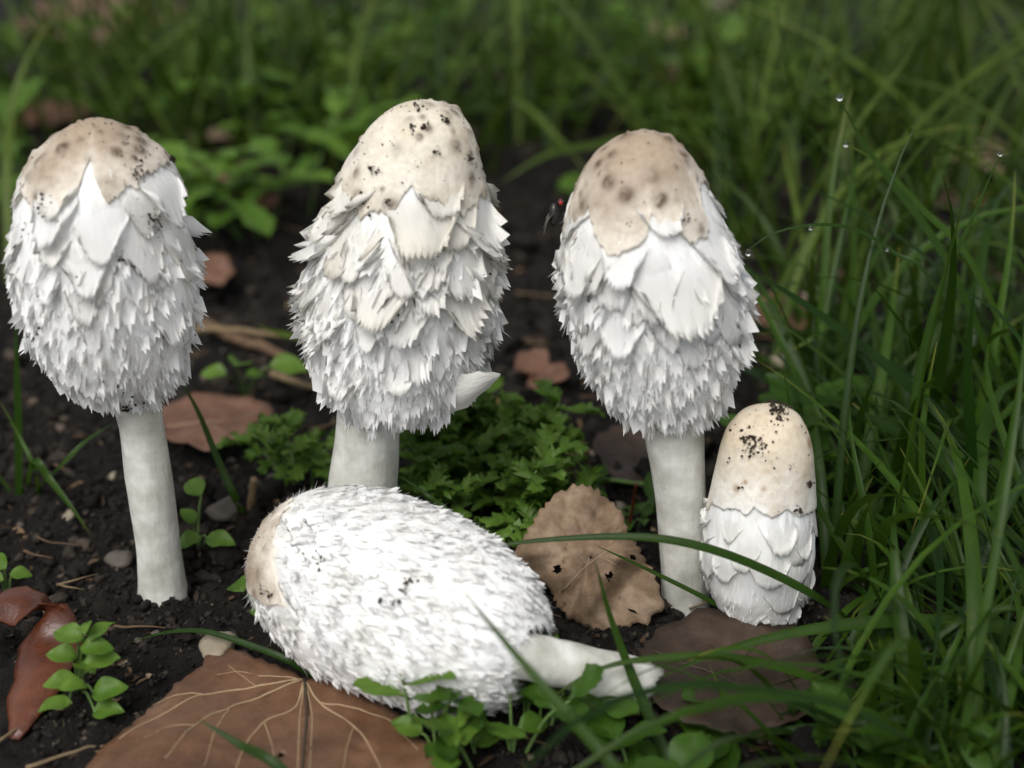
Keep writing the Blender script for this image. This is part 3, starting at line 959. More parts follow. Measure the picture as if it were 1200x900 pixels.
def mush5():
    r = np.random.default_rng(105)
    a = G(316, 638, 2.35); b = G(622, 770, 2.1)
    A = unit(b - a)
    L = np.linalg.norm(b - a)
    up = np.array([0, 0, 1.0])
    U = unit(np.cross(A, up)); V = unit(np.cross(U, A))
    if U[1] > 0:
        U = -U
    root = thing('mushroom', 'toppled fluffy bright white mushroom lying on its side across the dead leaf', 'mushroom', ((a + b) / 2 * [1, 1, 0]))
    s = np.array([0, .012, .05, .12, .22, .35, .5, .65, .78, .88, .95, 1.0])
    R = np.array([.02, .55, 1.2, 1.72, 2.1, 2.32, 2.36, 2.26, 2.06, 1.76, 1.36, .78])
    C = a[None] + (b - a)[None] * s[:, None]
    cap = Cap(C, R, U, V, A, 45)
    st = dict(BASE_STYLE, s0=0.14, s_big=0.34, s_small=0.22, w=[1.3, 1.0, .6], L=[1.4, 1.0, .6], lift=0.03, curl=0.05, jag=0.10, skip=0.4, comb_b=.08, cream=0.35, crown_lift=0.05,
              ws=[.30, .22, .18], Ls=[.40, .28, .22], lift_s=.02, curl_s=.06, comb=.07, row_s=.75, crown_label='light brown crown end',
              hairs=[(11000, .12, 1.0, .14, .34, .014, .028, .28, 0.9), (2500, .15, 1.0, .15, .36, .012, .024, .6, 0.9)])
    build_cap(root, cap, r, M['cap_fluffy'], M['crown_tan'],
              [(345, 585), (334, 600), (328, 618), (322, 640), (323, 665), (330, 690), (338, 712)], 0.12, st,
              [(476, 688, 8, 16), (465, 705, 7, 12), (478, 680, 4, 8), (375, 655, 8, 14), (376, 668, 4, 6), (318, 696, 5, 10), (636, 752, 6, 22), (634, 782, 7, 26), (592, 678, 2, 2), (448, 704, 3, 5)], 30)
    c = G(757, 804, 0.85)
    d = unit(c - b)
    p0 = b - d * 1.2
    build_stem(root, [p0, b, (b + c) / 2 + [0, 0, .03], c], [0.50, 0.52, 0.56, 0.62], seed=9, label='white stem with torn end', torn=.45)
    # torn flap at the end of the stem
    fl = spline([c - d * 1.3 + [0.0, -0.42, -0.3], c - d * 0.5 + [0, -.5, -.38], c + d * 0.05 + [0, -.4, -.3]], 8)
    w = np.array([0, 0, 1.0]) * 0.2
    v = np.concatenate([fl - w, fl + w * 0.6, fl + w * .6 - [0, -.06, 0], fl - w - [0, -.06, 0]])
    n = 8
    f = np.concatenate([np.stack([np.arange(n - 1) + n * q, np.arange(n - 1) + 1 + n * q, np.arange(n - 1) + 1 + n * ((q + 1) % 4), np.arange(n - 1) + n * ((q + 1) % 4)], -1) for q in range(4)])
    part('torn_skin', v, f, M['leaf_tan'], root, label='tan torn strip on the stem')
mush5()

# ------------------------------------------------------------------ dead leaves
def outline_leaf(name, label, px, center, mat, plane, disp, group=None, holes=(), rings=12, nang=96, thick=0.035, teeth=0.015, seed=0, veins=(), vein_mat=None, stalk=None):
    """leaf blade traced as an outline on a real plane (ground or leaning), then bent by disp(p, n, u)"""
    pts = np.array([plane(*q) for q in px]); c = plane(*center)
    root = thing(name, label, 'leaf', [c[0], c[1], min(pts[:, 2].min(), 0)], group)
    nrm = unit(np.cross(pts[len(pts) // 3] - pts[0], pts[2 * len(pts) // 3] - pts[0]))
    if nrm[2] < 0:
        nrm = -nrm
    e1 = unit(pts[0] - c); e2 = np.cross(nrm, e1)
    ang = np.arctan2((pts - c) @ e2, (pts - c) @ e1); rad = np.linalg.norm(pts - c, axis=1)
    o = np.argsort(ang)
    th = np.linspace(-np.pi, np.pi, nang, endpoint=False)
    R = np.interp(th, ang[o], rad[o], period=2 * np.pi)
    R = R * (1 + teeth * np.random.default_rng(seed).uniform(-1, 1, nang))
    k = np.linspace(0, 1, rings + 1)[1:]
    def surf(p, u):
        return p + disp(p, nrm, u)
    rr = np.concatenate([[0.02], k])
    T, K = np.meshgrid(th, rr, indexing='ij')
    p = c + (np.cos(T)[..., None] * e1 + np.sin(T)[..., None] * e2) * (R[:, None] * K)[..., None]
    top = surf(p, K)
    bot = top - nrm * thick
    nS = len(rr)
    f = grid_faces(nang, nS, wrap=True)
    if holes:
        hp = np.array([plane(hx, hy) for hx, hy, hr in holes]); hr = np.array([h[2] for h in holes])
        cf = p.reshape(-1, 3)[f].mean(1)
        keep = np.all(np.linalg.norm(cf[:, None] - hp[None], axis=2) > hr[None], axis=1)
    else:
        keep = np.ones(len(f), bool)
    nvt = nang * nS
    i = np.arange(nang); j = (i + 1) % nang
    rim = np.stack([i * nS + nS - 1, j * nS + nS - 1, j * nS + nS - 1 + nvt, i * nS + nS - 1 + nvt], -1)
    cen = np.stack([j * nS, i * nS, i * nS + nvt, j * nS + nvt], -1)
    fa = np.concatenate([f[keep], f[keep][:, ::-1] + nvt, rim, cen])
    blade = part('blade', np.concatenate([top.reshape(-1, 3), bot.reshape(-1, 3)]), fa, mat, root)
    for q in veins:
        pp, r0, r1 = q[0], q[1], q[2]
        vm = q[3] if len(q) > 3 else vein_mat
        path = spline([plane(*a) for a in pp], 18)
        u = np.clip(np.linalg.norm(path - c, axis=1) / np.interp(np.arctan2((path - c) @ e2, (path - c) @ e1), th, R, period=2 * np.pi), 0, 1)
        path = surf(path, u) + nrm * 0.004
        v, f = tube(path, np.linspace(r0, r1, len(path)) * .62, 6)
        part('vein', v, f, vm, blade)
    if stalk is not None:
        v, f = tube(spline(stalk, 12), np.linspace(0.07, 0.05, 12), 7)
        part('stalk', v, f, vein_mat, root)
    return root

def d_noise(a, s, seed, edge=0.0, base=0.0):
    def d(p, n, u):
        z = a * fbm(p * s, 3, seed) + edge * u ** 3 + base
        return n * z[..., None]
    return d

# big leaf in front
def ground_plane(h):
    return lambda x, y: G(x, y, h)
bl_px = [(262, 757), (282, 768), (300, 775), (345, 790), (357, 797), (380, 794), (430, 820), (480, 850), (505, 872), (530, 905), (525, 960), (480, 985), (455, 960), (420, 1010), (360, 1040), (300, 1030), (250, 985),
         (200, 1000), (120, 985), (60, 940), (85, 915), (110, 890), (150, 860), (190, 826), (235, 786)]
def big_disp(p, n, u):
    z = 0.14 * fbm(p * 0.5, 3, 77) + 0.09 * fbm(p * 1.4, 3, 78)
    z = z + 0.16 * np.exp(-((p[..., 0] + 6.8) / 2.5) ** 2)        # gentle swell on the left half
    return n * z[..., None]
jx = (357, 797)
outline_leaf('fallen_leaf', 'large flat reddish brown dead leaf with pale branching veins under the toppled mushroom', bl_px, (330, 890), M['leaf_brown'],
             ground_plane(0.42), big_disp, rings=16, nang=140, teeth=0.02, seed=3, vein_mat=M['vein'],
             veins=[([jx, (300, 806), (240, 818), (190, 845), (140, 872)], .05, .02), ([jx, (310, 815), (270, 832), (230, 860), (195, 900)], .05, .02),
                    ([(270, 832), (255, 860), (240, 900)], .03, .015), ([jx, (345, 830), (310, 850), (285, 880), (265, 930)], .05, .02),
                    ([jx, (360, 840), (356, 890), (350, 980)], .09, .04, M['vein_dark']), ([jx, (352, 840), (350, 890), (344, 980)], .035, .02),
                    ([jx, (366, 840), (364, 890), (358, 980)], .035, .02),
                    ([jx, (375, 825), (415, 855), (440, 890), (460, 940)], .05, .02), ([(375, 825), (420, 832), (460, 850), (490, 880)], .035, .015),
                    ([(310, 850), (320, 880), (322, 920)], .025, .012), ([(240, 818), (205, 822), (180, 830)], .03, .012), ([jx, (320, 795), (280, 790), (255, 795)], .03, .012),
                    ([(300, 806), (285, 795), (268, 785)], .02, .01), ([(415, 855), (405, 890), (400, 930)], .025, .012), ([(230, 860), (200, 862), (170, 875)], .02, .01)])

# tan leaning leaf: a plane tipped back from its lower edge on the ground
def lean_plane(px0, px1, tilt):
    a, b = G(*px0, 0.15), G(*px1, 0.15)
    e = unit(b - a); up = np.array([0, 0, 1.0])
    back = unit(np.cross(up, e))
    if back[1] < 0:
        back = -back
    d = back * math.cos(tilt) + up * math.sin(tilt)
    n = np.cross(e, d)
    def f(x, y):
        q = ray(x, y)
        return CAM + q * (((a - CAM) @ n) / (q @ n))
    return f
def tan_disp(p, n, u):
    z = 0.55 * (1 - u ** 2) + 0.42 * np.abs(fbm(p * .8, 3, 91)) + 0.10 * fbm(p * 2.6, 3, 92) - 0.4
    fold = 0.30 * np.abs(np.sin(p[..., 0] * 1.3 - p[..., 2] * 1.5 + .6)) 
    return n * (z + fold)[..., None]
outline_leaf('fallen_leaf', 'crinkled greyish tan dead leaf propped up beside the toppled mushroom', [(672, 570), (700, 574), (722, 592), (735, 622), (752, 650), (772, 682), (775, 710), (760, 728), (722, 738),
             (690, 735), (656, 715), (648, 690), (622, 664), (602, 650), (612, 638), (626, 610), (648, 582)], (690, 655), M['leaf_tan'],
             lean_plane((650, 732), (770, 728), math.radians(52)), tan_disp, rings=18, nang=110, teeth=0.045, seed=5,
             holes=[(711, 678, .10), (742, 718, .07), (652, 668, .10), (740, 655, .08)], vein_mat=M['vein_tan'],
             veins=[([(658, 694), (682, 668), (712, 645), (728, 630)], .03, .012), ([(686, 664), (696, 625), (702, 592)], .018, .008), ([(700, 655), (735, 675), (760, 690)], .018, .008)])

# red-brown curled leaf: an arched strip
def curled(name, label, cpts, wpts, mat, wvec, bow, seed, nu=12, nv=26, thick=0.04, cat='leaf', group=None, midrib=None):
    path = spline(cpts, nv); w = np.interp(np.linspace(0, 1, nv), np.linspace(0, 1, len(wpts)), wpts)
    T = unit(np.gradient(path, axis=0))
    W = spline(wvec, nv) if np.asarray(wvec).ndim == 2 else np.repeat(np.asarray(wvec, float)[None], nv, 0)
    W = unit(W - T * np.sum(W * T, -1, keepdims=True))
    Nn = np.cross(T, W)
    Nn = Nn * np.sign(Nn[:, 2:3] + 1e-6)
    u = np.linspace(-1, 1, nu)
    ed = 1 + 0.06 * np.random.default_rng(seed).uniform(-1, 1, (2, nv))
    top = []
    for ui in u:
        q = path + W * (w * ui * (ed[0] if ui < 0 else ed[1]))[:, None] + Nn * (bow * (1 - ui * ui) * np.maximum(w, .1))[:, None]
        top.append(q)
    top = np.array(top)
    top = top + Nn[None] * (0.07 * fbm(top * 1.1, 3, seed))[..., None]
    bot = top - Nn[None] * thick
    f = grid_faces(nu, nv); m = nu * nv
    i = np.arange(nv - 1)
    s1 = np.stack([i, i + 1, i + 1 + m, i + m], -1)
    q = (nu - 1) * nv
    s2 = np.stack([q + i + 1, q + i, q + i + m, q + i + 1 + m], -1)
    k = np.arange(nu - 1)
    e1 = np.stack([k * nv, (k + 1) * nv, (k + 1) * nv + m, k * nv + m], -1)
    e2 = e1 + nv - 1
    v = np.concatenate([top.reshape(-1, 3), bot.reshape(-1, 3)])
    root = thing(name, label, cat, [path[:, 0].mean(), path[:, 1].mean(), v[:, 2].min()], group)
    b = part('blade', v, np.concatenate([f, f[:, ::-1] + m, s1, s2, e1, e2]), mat, root)
    if midrib is not None:
        mid = (top[nu // 2] + top[nu // 2 - 1]) / 2 + Nn * 0.01
        tv, tf = tube(mid, np.linspace(.04, .015, nv), 6)
        part('vein', tv, tf, midrib, b)
    return root

curled('fallen_leaf', 'glossy red-brown curled dead leaf arching beside the round-leaved sprig', [P(-30, 722, -2.2), P(12, 708, -2.2), P(48, 722, -2.4), P(58, 762, -3.1), P(38, 815, -4.6), P(16, 866, -5.9)],
       [.35, .55, .75, .8, .65, .12], M['leaf_red'], [[.25, -1, -.2], [.35, -.9, -.3], [.9, -.4, -.1], [1, -.1, .2], [1, .1, .25]], .35, 4)
# other dead leaves
def flat_leaf(label, px, center, mat, h=0.25, amp=.14, seed=1, veins=(), group=None, edge=0.25):
    return outline_leaf('fallen_leaf', label, px, center, mat, ground_plane(h), d_noise(amp, .8, seed, edge), group=group, rings=8, nang=64, teeth=0.035, seed=seed, veins=veins, vein_mat=M['vein_dark' if mat is M['leaf_dark'] else 'vein_tan'])
flat_leaf('rust-brown ragged dead leaf lying behind the stem of the round-crowned mushroom', [(186, 488), (205, 474), (228, 466), (262, 468), (290, 470), (312, 478), (322, 490), (300, 500), (296, 520), (270, 522), (248, 534), (222, 530), (196, 520)],
          (250, 498), M['leaf_rust'], .4, .18, 8, veins=[([(195, 500), (250, 497), (310, 486)], .04, .015), ([(240, 498), (262, 512), (280, 520)], .02, .01)])
curled('fallen_leaf', 'orange-brown curled leaf poking up behind the cut-leaved weed', [P(556, 472, 9.2), P(580, 486, 8.6), P(606, 514, 8.0), P(640, 540, 7.6), P(664, 556, 7.2)], [.15, .6, .75, .55, .1],
       M['leaf_orange'], [[.4, .2, 1], [.4, .3, 1]], .3, 6, midrib=M['vein_tan'])
flat_leaf('dark decaying leaf lying beneath the small egg-shaped mushroom', [(770, 745), (820, 728), (870, 732), (925, 742), (955, 765), (960, 805), (930, 850), (880, 870), (820, 862), (775, 840), (752, 800)],
          (860, 798), M['leaf_dark'], .6, .38, 12, veins=[([(765, 770), (860, 795), (945, 830)], .05, .02), ([(840, 790), (880, 760), (905, 745)], .03, .012), ([(850, 792), (870, 830), (885, 862)], .03, .012)])
flat_leaf('dull purplish brown leaf on the soil behind the spotted-crown mushroom', [(700, 520), (735, 505), (765, 500), (800, 520), (790, 555), (760, 575), (725, 565), (705, 545)], (745, 538), M['leaf_dark'], .5, .2, 14)
curled('leaf_stalk_fragment', 'ochre strip of dead leaf under the stem of the toppled mushroom', [G(650, 812, .25), G(690, 826, .3), G(740, 836, .25)], [.12, .22, .1], M['leaf_orange'], [.2, 1, .1], .2, 7, nv=10, nu=6, cat='leaf fragment')
far_leaves = [('blurred rust-coloured dead leaf lying far back in the grass', [(50, 20), (70, -2), (120, -12), (165, 5), (172, 40), (140, 62), (100, 58), (60, 48)], (112, 22), 'leaf_rust'),
              ('yellow-green dying leaf far back among the grass', [(778, 100), (790, 82), (815, 62), (845, 58), (858, 75), (850, 100), (820, 112), (795, 122)], (818, 90), 'leaf_yellow'),
              ('pinkish brown dead leaf at the foot of the far grass', [(885, 360), (905, 345), (935, 350), (945, 372), (925, 392), (895, 390)], (915, 370), 'leaf_rust'),
              ('tan dead leaf fragment behind the gap between tan and cream crowned mushrooms', [(215, 310), (250, 300), (268, 318), (250, 340), (222, 335)], (240, 320), 'leaf_rust'),
              ('small reddish sliver of bark on the dark soil', [(624, 415), (634, 410), (642, 430), (645, 455), (636, 465), (628, 440)], (635, 438), 'leaf_rust')]
for i, (lab, px, c, m) in enumerate(far_leaves):
    flat_leaf(lab, px, c, M[m], .5, .3, 40 + i)

rl = np.random.default_rng(88)
for k in range(12):
    px, py = rl.uniform(40, 1180), rl.uniform(20, 190 if k % 3 else 330)
    if 560 < px < 880 and py > 120:
        py = 60
    g = G(px, py); q = rl.uniform(1.0, 2.6)
    sc_ = FPX / np.linalg.norm(g - CAM) * q
    px_list = [(px + sc_ * math.cos(a) * rl.uniform(.7, 1.2), py + .33 * sc_ * math.sin(a) * rl.uniform(.7, 1.2)) for a in np.linspace(0, 6.28, 11)[:-1]]
    flat_leaf('far dead leaf', px_list, (px, py), M[['leaf_rust', 'leaf_tan', 'leaf_brown', 'leaf_dark'][k % 4]], rl.uniform(.5, 1.2), .5, 140 + k, group='blurred dead leaves far back')

# ------------------------------------------------------------------ weeds
def leaf_geo(base, d, up, L, W, shape='ovate', fold=.15, droop=.3, nu=5, nv=8, r=None):
    """a small green leaf; d = direction of the midrib, up = upper side"""
    d = unit(d); up = unit(up - d * (up @ d)); side = np.cross(d, up)
    v = np.linspace(0, 1, nv); u = np.linspace(-1, 1, nu)
    if shape == 'ovate':
        w = np.sin(np.pi * np.clip(v, 0, 1) ** .8) ** .8
    elif shape == 'round':
        w = np.sqrt(np.clip(1 - (2 * v - 1) ** 2, 0, 1)) ** .9
    elif shape == 'spoon':
        w = np.interp(v, [0, .3, .5, .75, .92, 1], [.12, .2, .6, 1, .7, .05])
    elif shape == 'lobed':
        w = np.interp(v, [0, .14, .2, .3, .36, .48, .54, .68, .74, .85, 1], [.12, .2, .6, .62, .3, .85, .42, 1, .5, .62, .05])
    elif shape == 'frilly':
        w = (.25 + .75 * np.sin(np.pi * v ** .75)) * np.where(np.arange(nv) % 2 == 1, 1.0, .38)
        w[-1] = .05
    elif shape == 'lance':
        w = np.sin(np.pi * v ** .7) ** .9
    else:
        w = np.ones(nv)
    w = np.maximum(w, .04)
    V, U = np.meshgrid(v, u, indexing='xy')       # shape nu, nv
    zc = -droop * V ** 2 * L + fold * np.abs(U) * w[None] * W * .5
    zc = zc + ((0.16 if shape == 'frilly' else 0.06) * W * np.sin(V * 9 + U * 3 + (r.random() * 6 if r is not None else 0)))
    sweep = 0.18 * W * np.abs(U) * (2.2 if shape == 'frilly' else 1 if shape == 'lobed' else .3)
    p = base + d * (V * L + sweep * w[None])[..., None] + side * (U * w[None] * W * .5)[..., None] + up * zc[..., None]
    return p.reshape(-1, 3), grid_faces(nu, nv), V.ravel()

def add_leaf(root, base, d, up, L, W, mat, shape, r, name='leaf', **kw):
    v, f, al = leaf_geo(np.asarray(base, float), np.asarray(d, float), np.asarray(up, float), L, W, shape, r=r, **kw)
    return part(name, v, f, mat, root, attrs={'tint': r.random(), 'along': al})

def add_stem(root, pts, r0, r1, name='stem', mat=None, n=10):
    v, f = tube(spline(pts, n), np.linspace(r0, r1, n), 6)
    return part(name, v, f, mat or M['weed_stem'], root)

def clump(label, base, n, hmin, hmax, Lr, Wr, mat, shape, spread, seed, tilt=(0.2, 1.1), group=None, per=4, nv=9, name='weed', cat='plant', box=None):
    """several stalks from one foot, each bearing a few leaves"""
    r = np.random.default_rng(seed)
    base = np.array([base[0], base[1], zt1(base[0], base[1])])
    root = thing(name, label, cat, base, group)
    for i in range(n):
        az = r.uniform(0, 2 * np.pi); tl = r.uniform(*tilt); h = r.uniform(hmin, hmax)
        off = np.array([math.cos(az), math.sin(az), 0]) * spread * math.sqrt(r.random())
        b = base + off * [1, 1, 0]; b[2] = zt1(b[0], b[1])
        hd = np.array([math.cos(az) * math.sin(tl), math.sin(az) * math.sin(tl), math.cos(tl)])
        top = b + hd * h
        top[2] = max(top[2], b[2] + 0.3)
        mid = (b + top) / 2 + np.array([0, 0, h * .12])
        add_stem(root, [b - [0, 0, .2], mid, top], .05, .03)
        for k in range(per):
            a2 = az + k * 2.4 + r.uniform(-.4, .4)
            t = 0.45 + 0.55 * (k + 1) / per
            q = spline([b, mid, top], 21)[int(t * 20)]
            el = r.uniform(0.0, .75)
            d = np.array([math.cos(a2) * math.cos(el), math.sin(a2) * math.cos(el), math.sin(el)])
            add_leaf(root, q, d, np.array([0, 0, 1.0]), r.uniform(*Lr), r.uniform(*Wr), mat, shape, r, fold=r.uniform(.05, .35), droop=r.uniform(.0, .35), nv=nv)
    return root

# bright round-leaved sprig at the left
def chickweed(label, px, py, leaves, seed, mat='weed_light'):
    r = np.random.default_rng(seed)
    b = G(px, py)
    b[2] = zt1(b[0], b[1])
    root = thing('weed', label, 'plant', b)
    for (lx, ly, hgt, L, ang) in leaves:
        tip = G(lx, ly, hgt)
        add_stem(root, [b - [0, 0, .2], (b + tip) / 2 + [0, 0, .2], tip], .045, .03)
        a = math.radians(ang)
        d = np.array([math.cos(a), -0.55 * math.sin(a) * -1, .25])
        add_leaf(root, tip - d * .1, d + r.normal(0, .2, 3), np.array([r.normal(0, .3), -.4, 1.0]), L * .82, L * .62, M[mat], 'ovate', r, fold=.4, droop=.3, nv=9)
    return root
chickweed('bright green sprig with small round leaves beside the red-brown curled leaf', 95, 815, [(88, 800, 1.0, .95, 200), (108, 788, 1.3, .9, 120), (112, 815, .9, 1.0, -10), (100, 805, 1.2, .8, 250), (80, 825, .7, .9, 215),
           (98, 758, 2.0, .9, 30), (92, 748, 2.2, .9, 160), (110, 750, 2.1, .85, 60), (104, 775, 1.6, .95, 20), (85, 770, 1.5, .85, 190), (112, 835, .5, .9, -50), (100, 740, 2.4, .6, 100)], 61)
chickweed('small weed with round flat leaves beside the long bare stem', 232, 640, [(236, 580, 1.5, 1.0, 90), (232, 628, .8, .9, 200), (245, 632, .7, 1.0, -10), (226, 612, 1.0, .7, 140), (262, 640, .3, .5, 0)], 62, 'weed')
chickweed('single toothed leaf seedling by the crown end of the toppled mushroom', 288, 700, [(283, 690, .9, 1.0, 150), (296, 700, .6, .7, 20), (300, 712, .4, .6, -60)], 63, 'weed')
chickweed('pale green seedling with paddle leaves behind the two left mushrooms', 285, 458, [(276, 428, 2.0, 1.3, 80), (262, 438, 1.4, 1.1, 170), (320, 428, 1.6, 1.5, 10), (290, 440, 1.0, .9, 60)], 64)
chickweed('tiny seedling at the left edge of the bare soil', 8, 690, [(5, 665, .8, .8, 120), (15, 672, .6, .7, 20), (0, 680, .5, .8, 200)], 65)
chickweed('lone bright leaf sprouting on dark soil between the cream and spotted crowns', 655, 235, [(655, 222, 1.2, 2.6, 40), (668, 232, .6, 1.6, 0)], 66)

chickweed('round green leaf on a stalk before the toppled mushroom margin', 600, 888, [(597, 812, 1.5, 1.35, 95), (612, 850, .9, .9, 20), (585, 858, .8, .9, 170)], 67, 'weed')
chickweed('upright pointed leaf pair touching the toppled mushroom underside', 512, 888, [(502, 812, 1.5, 1.5, 100), (522, 828, 1.2, 1.0, 40), (490, 858, .7, .9, 190)], 68, 'weed')
clump('dense curly cut-leaved green weed growing behind the toppled mushroom', G(566, 600), 42, 1.0, 3.6, (.8, 1.5), (.55, .9), M['weed'], 'frilly', 2.0, 71, per=7, nv=12, tilt=(.1, .9))
clump('small cut-leaved weed beside the thick stem of the cream-crowned mushroom', G(362, 572), 9, .9, 2.4, (.8, 1.4), (.55, .85), M['weed'], 'frilly', .7, 72, per=5, nv=12)
clump('blurred leafy weed clump behind the gap of the two left mushrooms', G(318, 262), 12, 1.5, 5.5, (2.2, 3.6), (1.2, 2.0), M['weed'], 'lobed', 3.0, 73, per=4, nv=11, tilt=(.2, .9))
clump('blurred leafy weed beside the cream-crowned mushroom further back', G(372, 200), 8, 2, 6, (2.4, 3.6), (1.2, 2.0), M['weed'], 'lobed', 2.5, 74, per=4, nv=11, tilt=(.2, .8))
clump('dark green leafy weed in front of the stem of the toppled mushroom', G(605, 885), 8, .8, 2.6, (.7, 1.2), (.6, .9), M['weed_dark'], 'lobed', 1.4, 75, per=4, nv=11, tilt=(.1, .7))  # leaves take the darkest of the weed greens
clump('upright toothed weed in front of the shaggy margin of the toppled mushroom', G(508, 878), 4, 1.0, 2.4, (1.0, 1.6), (.5, .8), M['weed'], 'lobed', .6, 76, per=3, nv=11, tilt=(.05, .5))
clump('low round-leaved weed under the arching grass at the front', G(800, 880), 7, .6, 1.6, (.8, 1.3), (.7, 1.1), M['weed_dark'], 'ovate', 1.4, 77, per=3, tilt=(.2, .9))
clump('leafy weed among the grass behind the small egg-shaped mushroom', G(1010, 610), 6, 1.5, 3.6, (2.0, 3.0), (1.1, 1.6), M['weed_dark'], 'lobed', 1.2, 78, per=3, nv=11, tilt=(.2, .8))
clump('pale broad-leaved plant at the far edge of the soil', G(815, 120), 7, 2, 6, (3, 5), (2, 3), M['weed'], 'ovate', 4, 79, per=3)
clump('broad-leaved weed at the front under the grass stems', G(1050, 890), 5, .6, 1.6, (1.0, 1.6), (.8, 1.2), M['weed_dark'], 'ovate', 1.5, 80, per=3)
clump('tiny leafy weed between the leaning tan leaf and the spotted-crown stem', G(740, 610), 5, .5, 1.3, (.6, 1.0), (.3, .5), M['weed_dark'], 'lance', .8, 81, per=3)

BG = [(180, 150, 'blurred low weed behind the leftmost mushroom cap', 'lobed'), (60, 250, 'blurred weed beside the pale tall blade', 'lobed'), (470, 120, 'blurred weed behind the cream crown', 'lobed'),
      (290, 110, 'blurred broad-leaved weed under the far grass', 'ovate'), (610, 130, 'blurred low weed beyond the bare soil gap', 'lobed'), (700, 60, 'blurred weed behind the spotted crown', 'ovate'),
      (760, 140, 'blurred lobed weed near the yellow-green dying leaf', 'lobed'), (900, 170, 'blurred weed at the edge of the thick far grass', 'lobed'), (560, 40, 'blurred ovate-leaved weed far beyond the cream crown', 'ovate'),
      (420, 60, 'blurred lobed weed far back between the left caps', 'lobed'), (120, 90, 'blurred weed near the far rust-coloured leaf', 'lobed')]
for k, (px, py, lab, sh) in enumerate(BG):
    clump(lab, G(px, py), 8, 1.5, 5, (2.0, 3.8), (1.0, 1.9), M['weed'], sh, 4.0, 300 + k, per=4, nv=10, tilt=(.2, 1.0))

# ------------------------------------------------------------------ grass
def blade_strip(path, wid, face, fold=.22, tw=0.0):
    path = np.asarray(path, float); n = len(path)
    T = unit(np.gradient(path, axis=0))
    F = np.repeat(np.asarray(face, float)[None], n, 0)
    side = unit(np.cross(T, F)); Nn = np.cross(side, T)
    a = np.linspace(0, tw, n)[:, None]
    s2 = side * np.cos(a) + Nn * np.sin(a); n2 = np.cross(s2, T)
    w = (np.asarray(wid) * .5)[:, None]
    v = np.stack([path - s2 * w + n2 * w * fold, path - n2 * w * fold, path + s2 * w + n2 * w * fold], 0)
    return v.reshape(-1, 3), grid_faces(3, n), np.tile(np.linspace(0, 1, n), 3)

def key_blade(label, ctrl, w, face=(0, -.5, .85), tint=.3, tw=0.3, mat='grass', root_end=True, name='grass_shoot', cat='grass', wtip=.12):
    """ctrl: (px, py, Y) from tip to root"""
    pts = [P(*c) if len(c) == 3 else np.array(c[1]) for c in ctrl]
    n = 22
    path = spline(pts[::-1], n)
    t = np.linspace(0, 1, n)
    wid = w * np.clip((1 - t ** 2.6) * (.75 + .6 * t * (1 - t)), 0, 1) + wtip * w * (1 - t) * .3 + .012
    v, f, al = blade_strip(path, wid, face, tw=tw)
    o = part(name, v, f, M[mat], None, attrs={'tint': tint, 'along': al})
    return tag(o, label, cat)

def root_at(px, py):
    g = G(px, py); g[2] = zt1(g[0], g[1]) - .2
    return (0, g)

key_blade('long arching grass blade passing in front of tan leaf and small mushroom', [(545, 648, -3.2), (600, 637, -3.2), (680, 630, -3.2), (760, 630, -3.3), (830, 643, -3.4), (900, 670, -3.3), (960, 702, -3.2), root_at(1010, 735)], .26, tint=.25)
key_blade('grass blade leaning across the shaggy margin of the toppled mushroom', [(541, 690, -7.6), (590, 750, -8.3), (640, 808, -9), (690, 866, -9.6), (740, 925, -10.1), root_at(800, 1010)], .27, tint=.55)
key_blade('upright grass blade crossing in front of the tan propped leaf', [(697, 655, -5), (715, 722, -5.2), (738, 785, -5.6), (765, 850, -6.2), (790, 910, -7), root_at(800, 960)], .30, tint=.3)
key_blade('bowed grass blade arching over the stem of the toppled mushroom', [(640, 822, -5.8), (695, 787, -5.8), (760, 772, -5.6), (850, 770, -5.4), (940, 790, -5.2), (1040, 832, -5.2), root_at(1130, 880)], .24, tint=.6)
key_blade('broad grass blade lying level over the dark decaying leaf', [(760, 800, -5.2), (850, 762, -4.6), (950, 738, -4.2), (1060, 728, -4.0), (1200, 740, -4.0), (1330, 800, -4.2), root_at(1400, 860)], .42, tint=.5)
key_blade('low dark grass blade stretched across the front weeds', [(770, 872, -6.2), (860, 862, -6.2), (960, 852, -6.2), (1080, 842, -6.2), (1200, 845, -6.1), root_at(1300, 880)], .28, tint=.3)
key_blade('slim grass blade between tan leaf and spotted-crown stem', [(700, 640, -1.5), (760, 668, -1.4), (835, 706, -1.6), root_at(880, 740)], .15, tint=.4)
key_blade('wide dark grass blade slanting up toward the spotted-crown cap', [(880, 318, 3.5), (930, 348, 3.6), (1000, 398, 3.6), (1060, 448, 3.4), (1120, 510, 3), root_at(1230, 660)], .42, tint=.05)
key_blade('wide grass blade slanting behind the small egg-shaped mushroom', [(925, 452, 3.5), (985, 476, 3.5), (1060, 512, 3.2), (1120, 560, 2.8), root_at(1200, 650)], .42, tint=.15)
key_blade('thin hooked grass blade with a water drop at its tip', [(878, 292, 3), (905, 274, 3.2), (950, 264, 3.4), (1000, 268, 3.6), (1050, 298, 3.6), (1100, 345, 3.4), root_at(1210, 590)], .13, tint=.2)
key_blade('tall grass blade holding a round drop at its very tip', [(984, 116, 6), (1010, 165, 6), (1050, 222, 5.8), (1090, 275, 5.6), (1130, 350, 5.4), root_at(1230, 590)], .30, tint=.4)
key_blade('tall pale-edged grass blade beside the drop-tipped one', [(990, 168, 6.5), (1030, 192, 6.5), (1080, 245, 6.4), (1150, 330, 6), root_at(1260, 570)], .26, tint=.7)
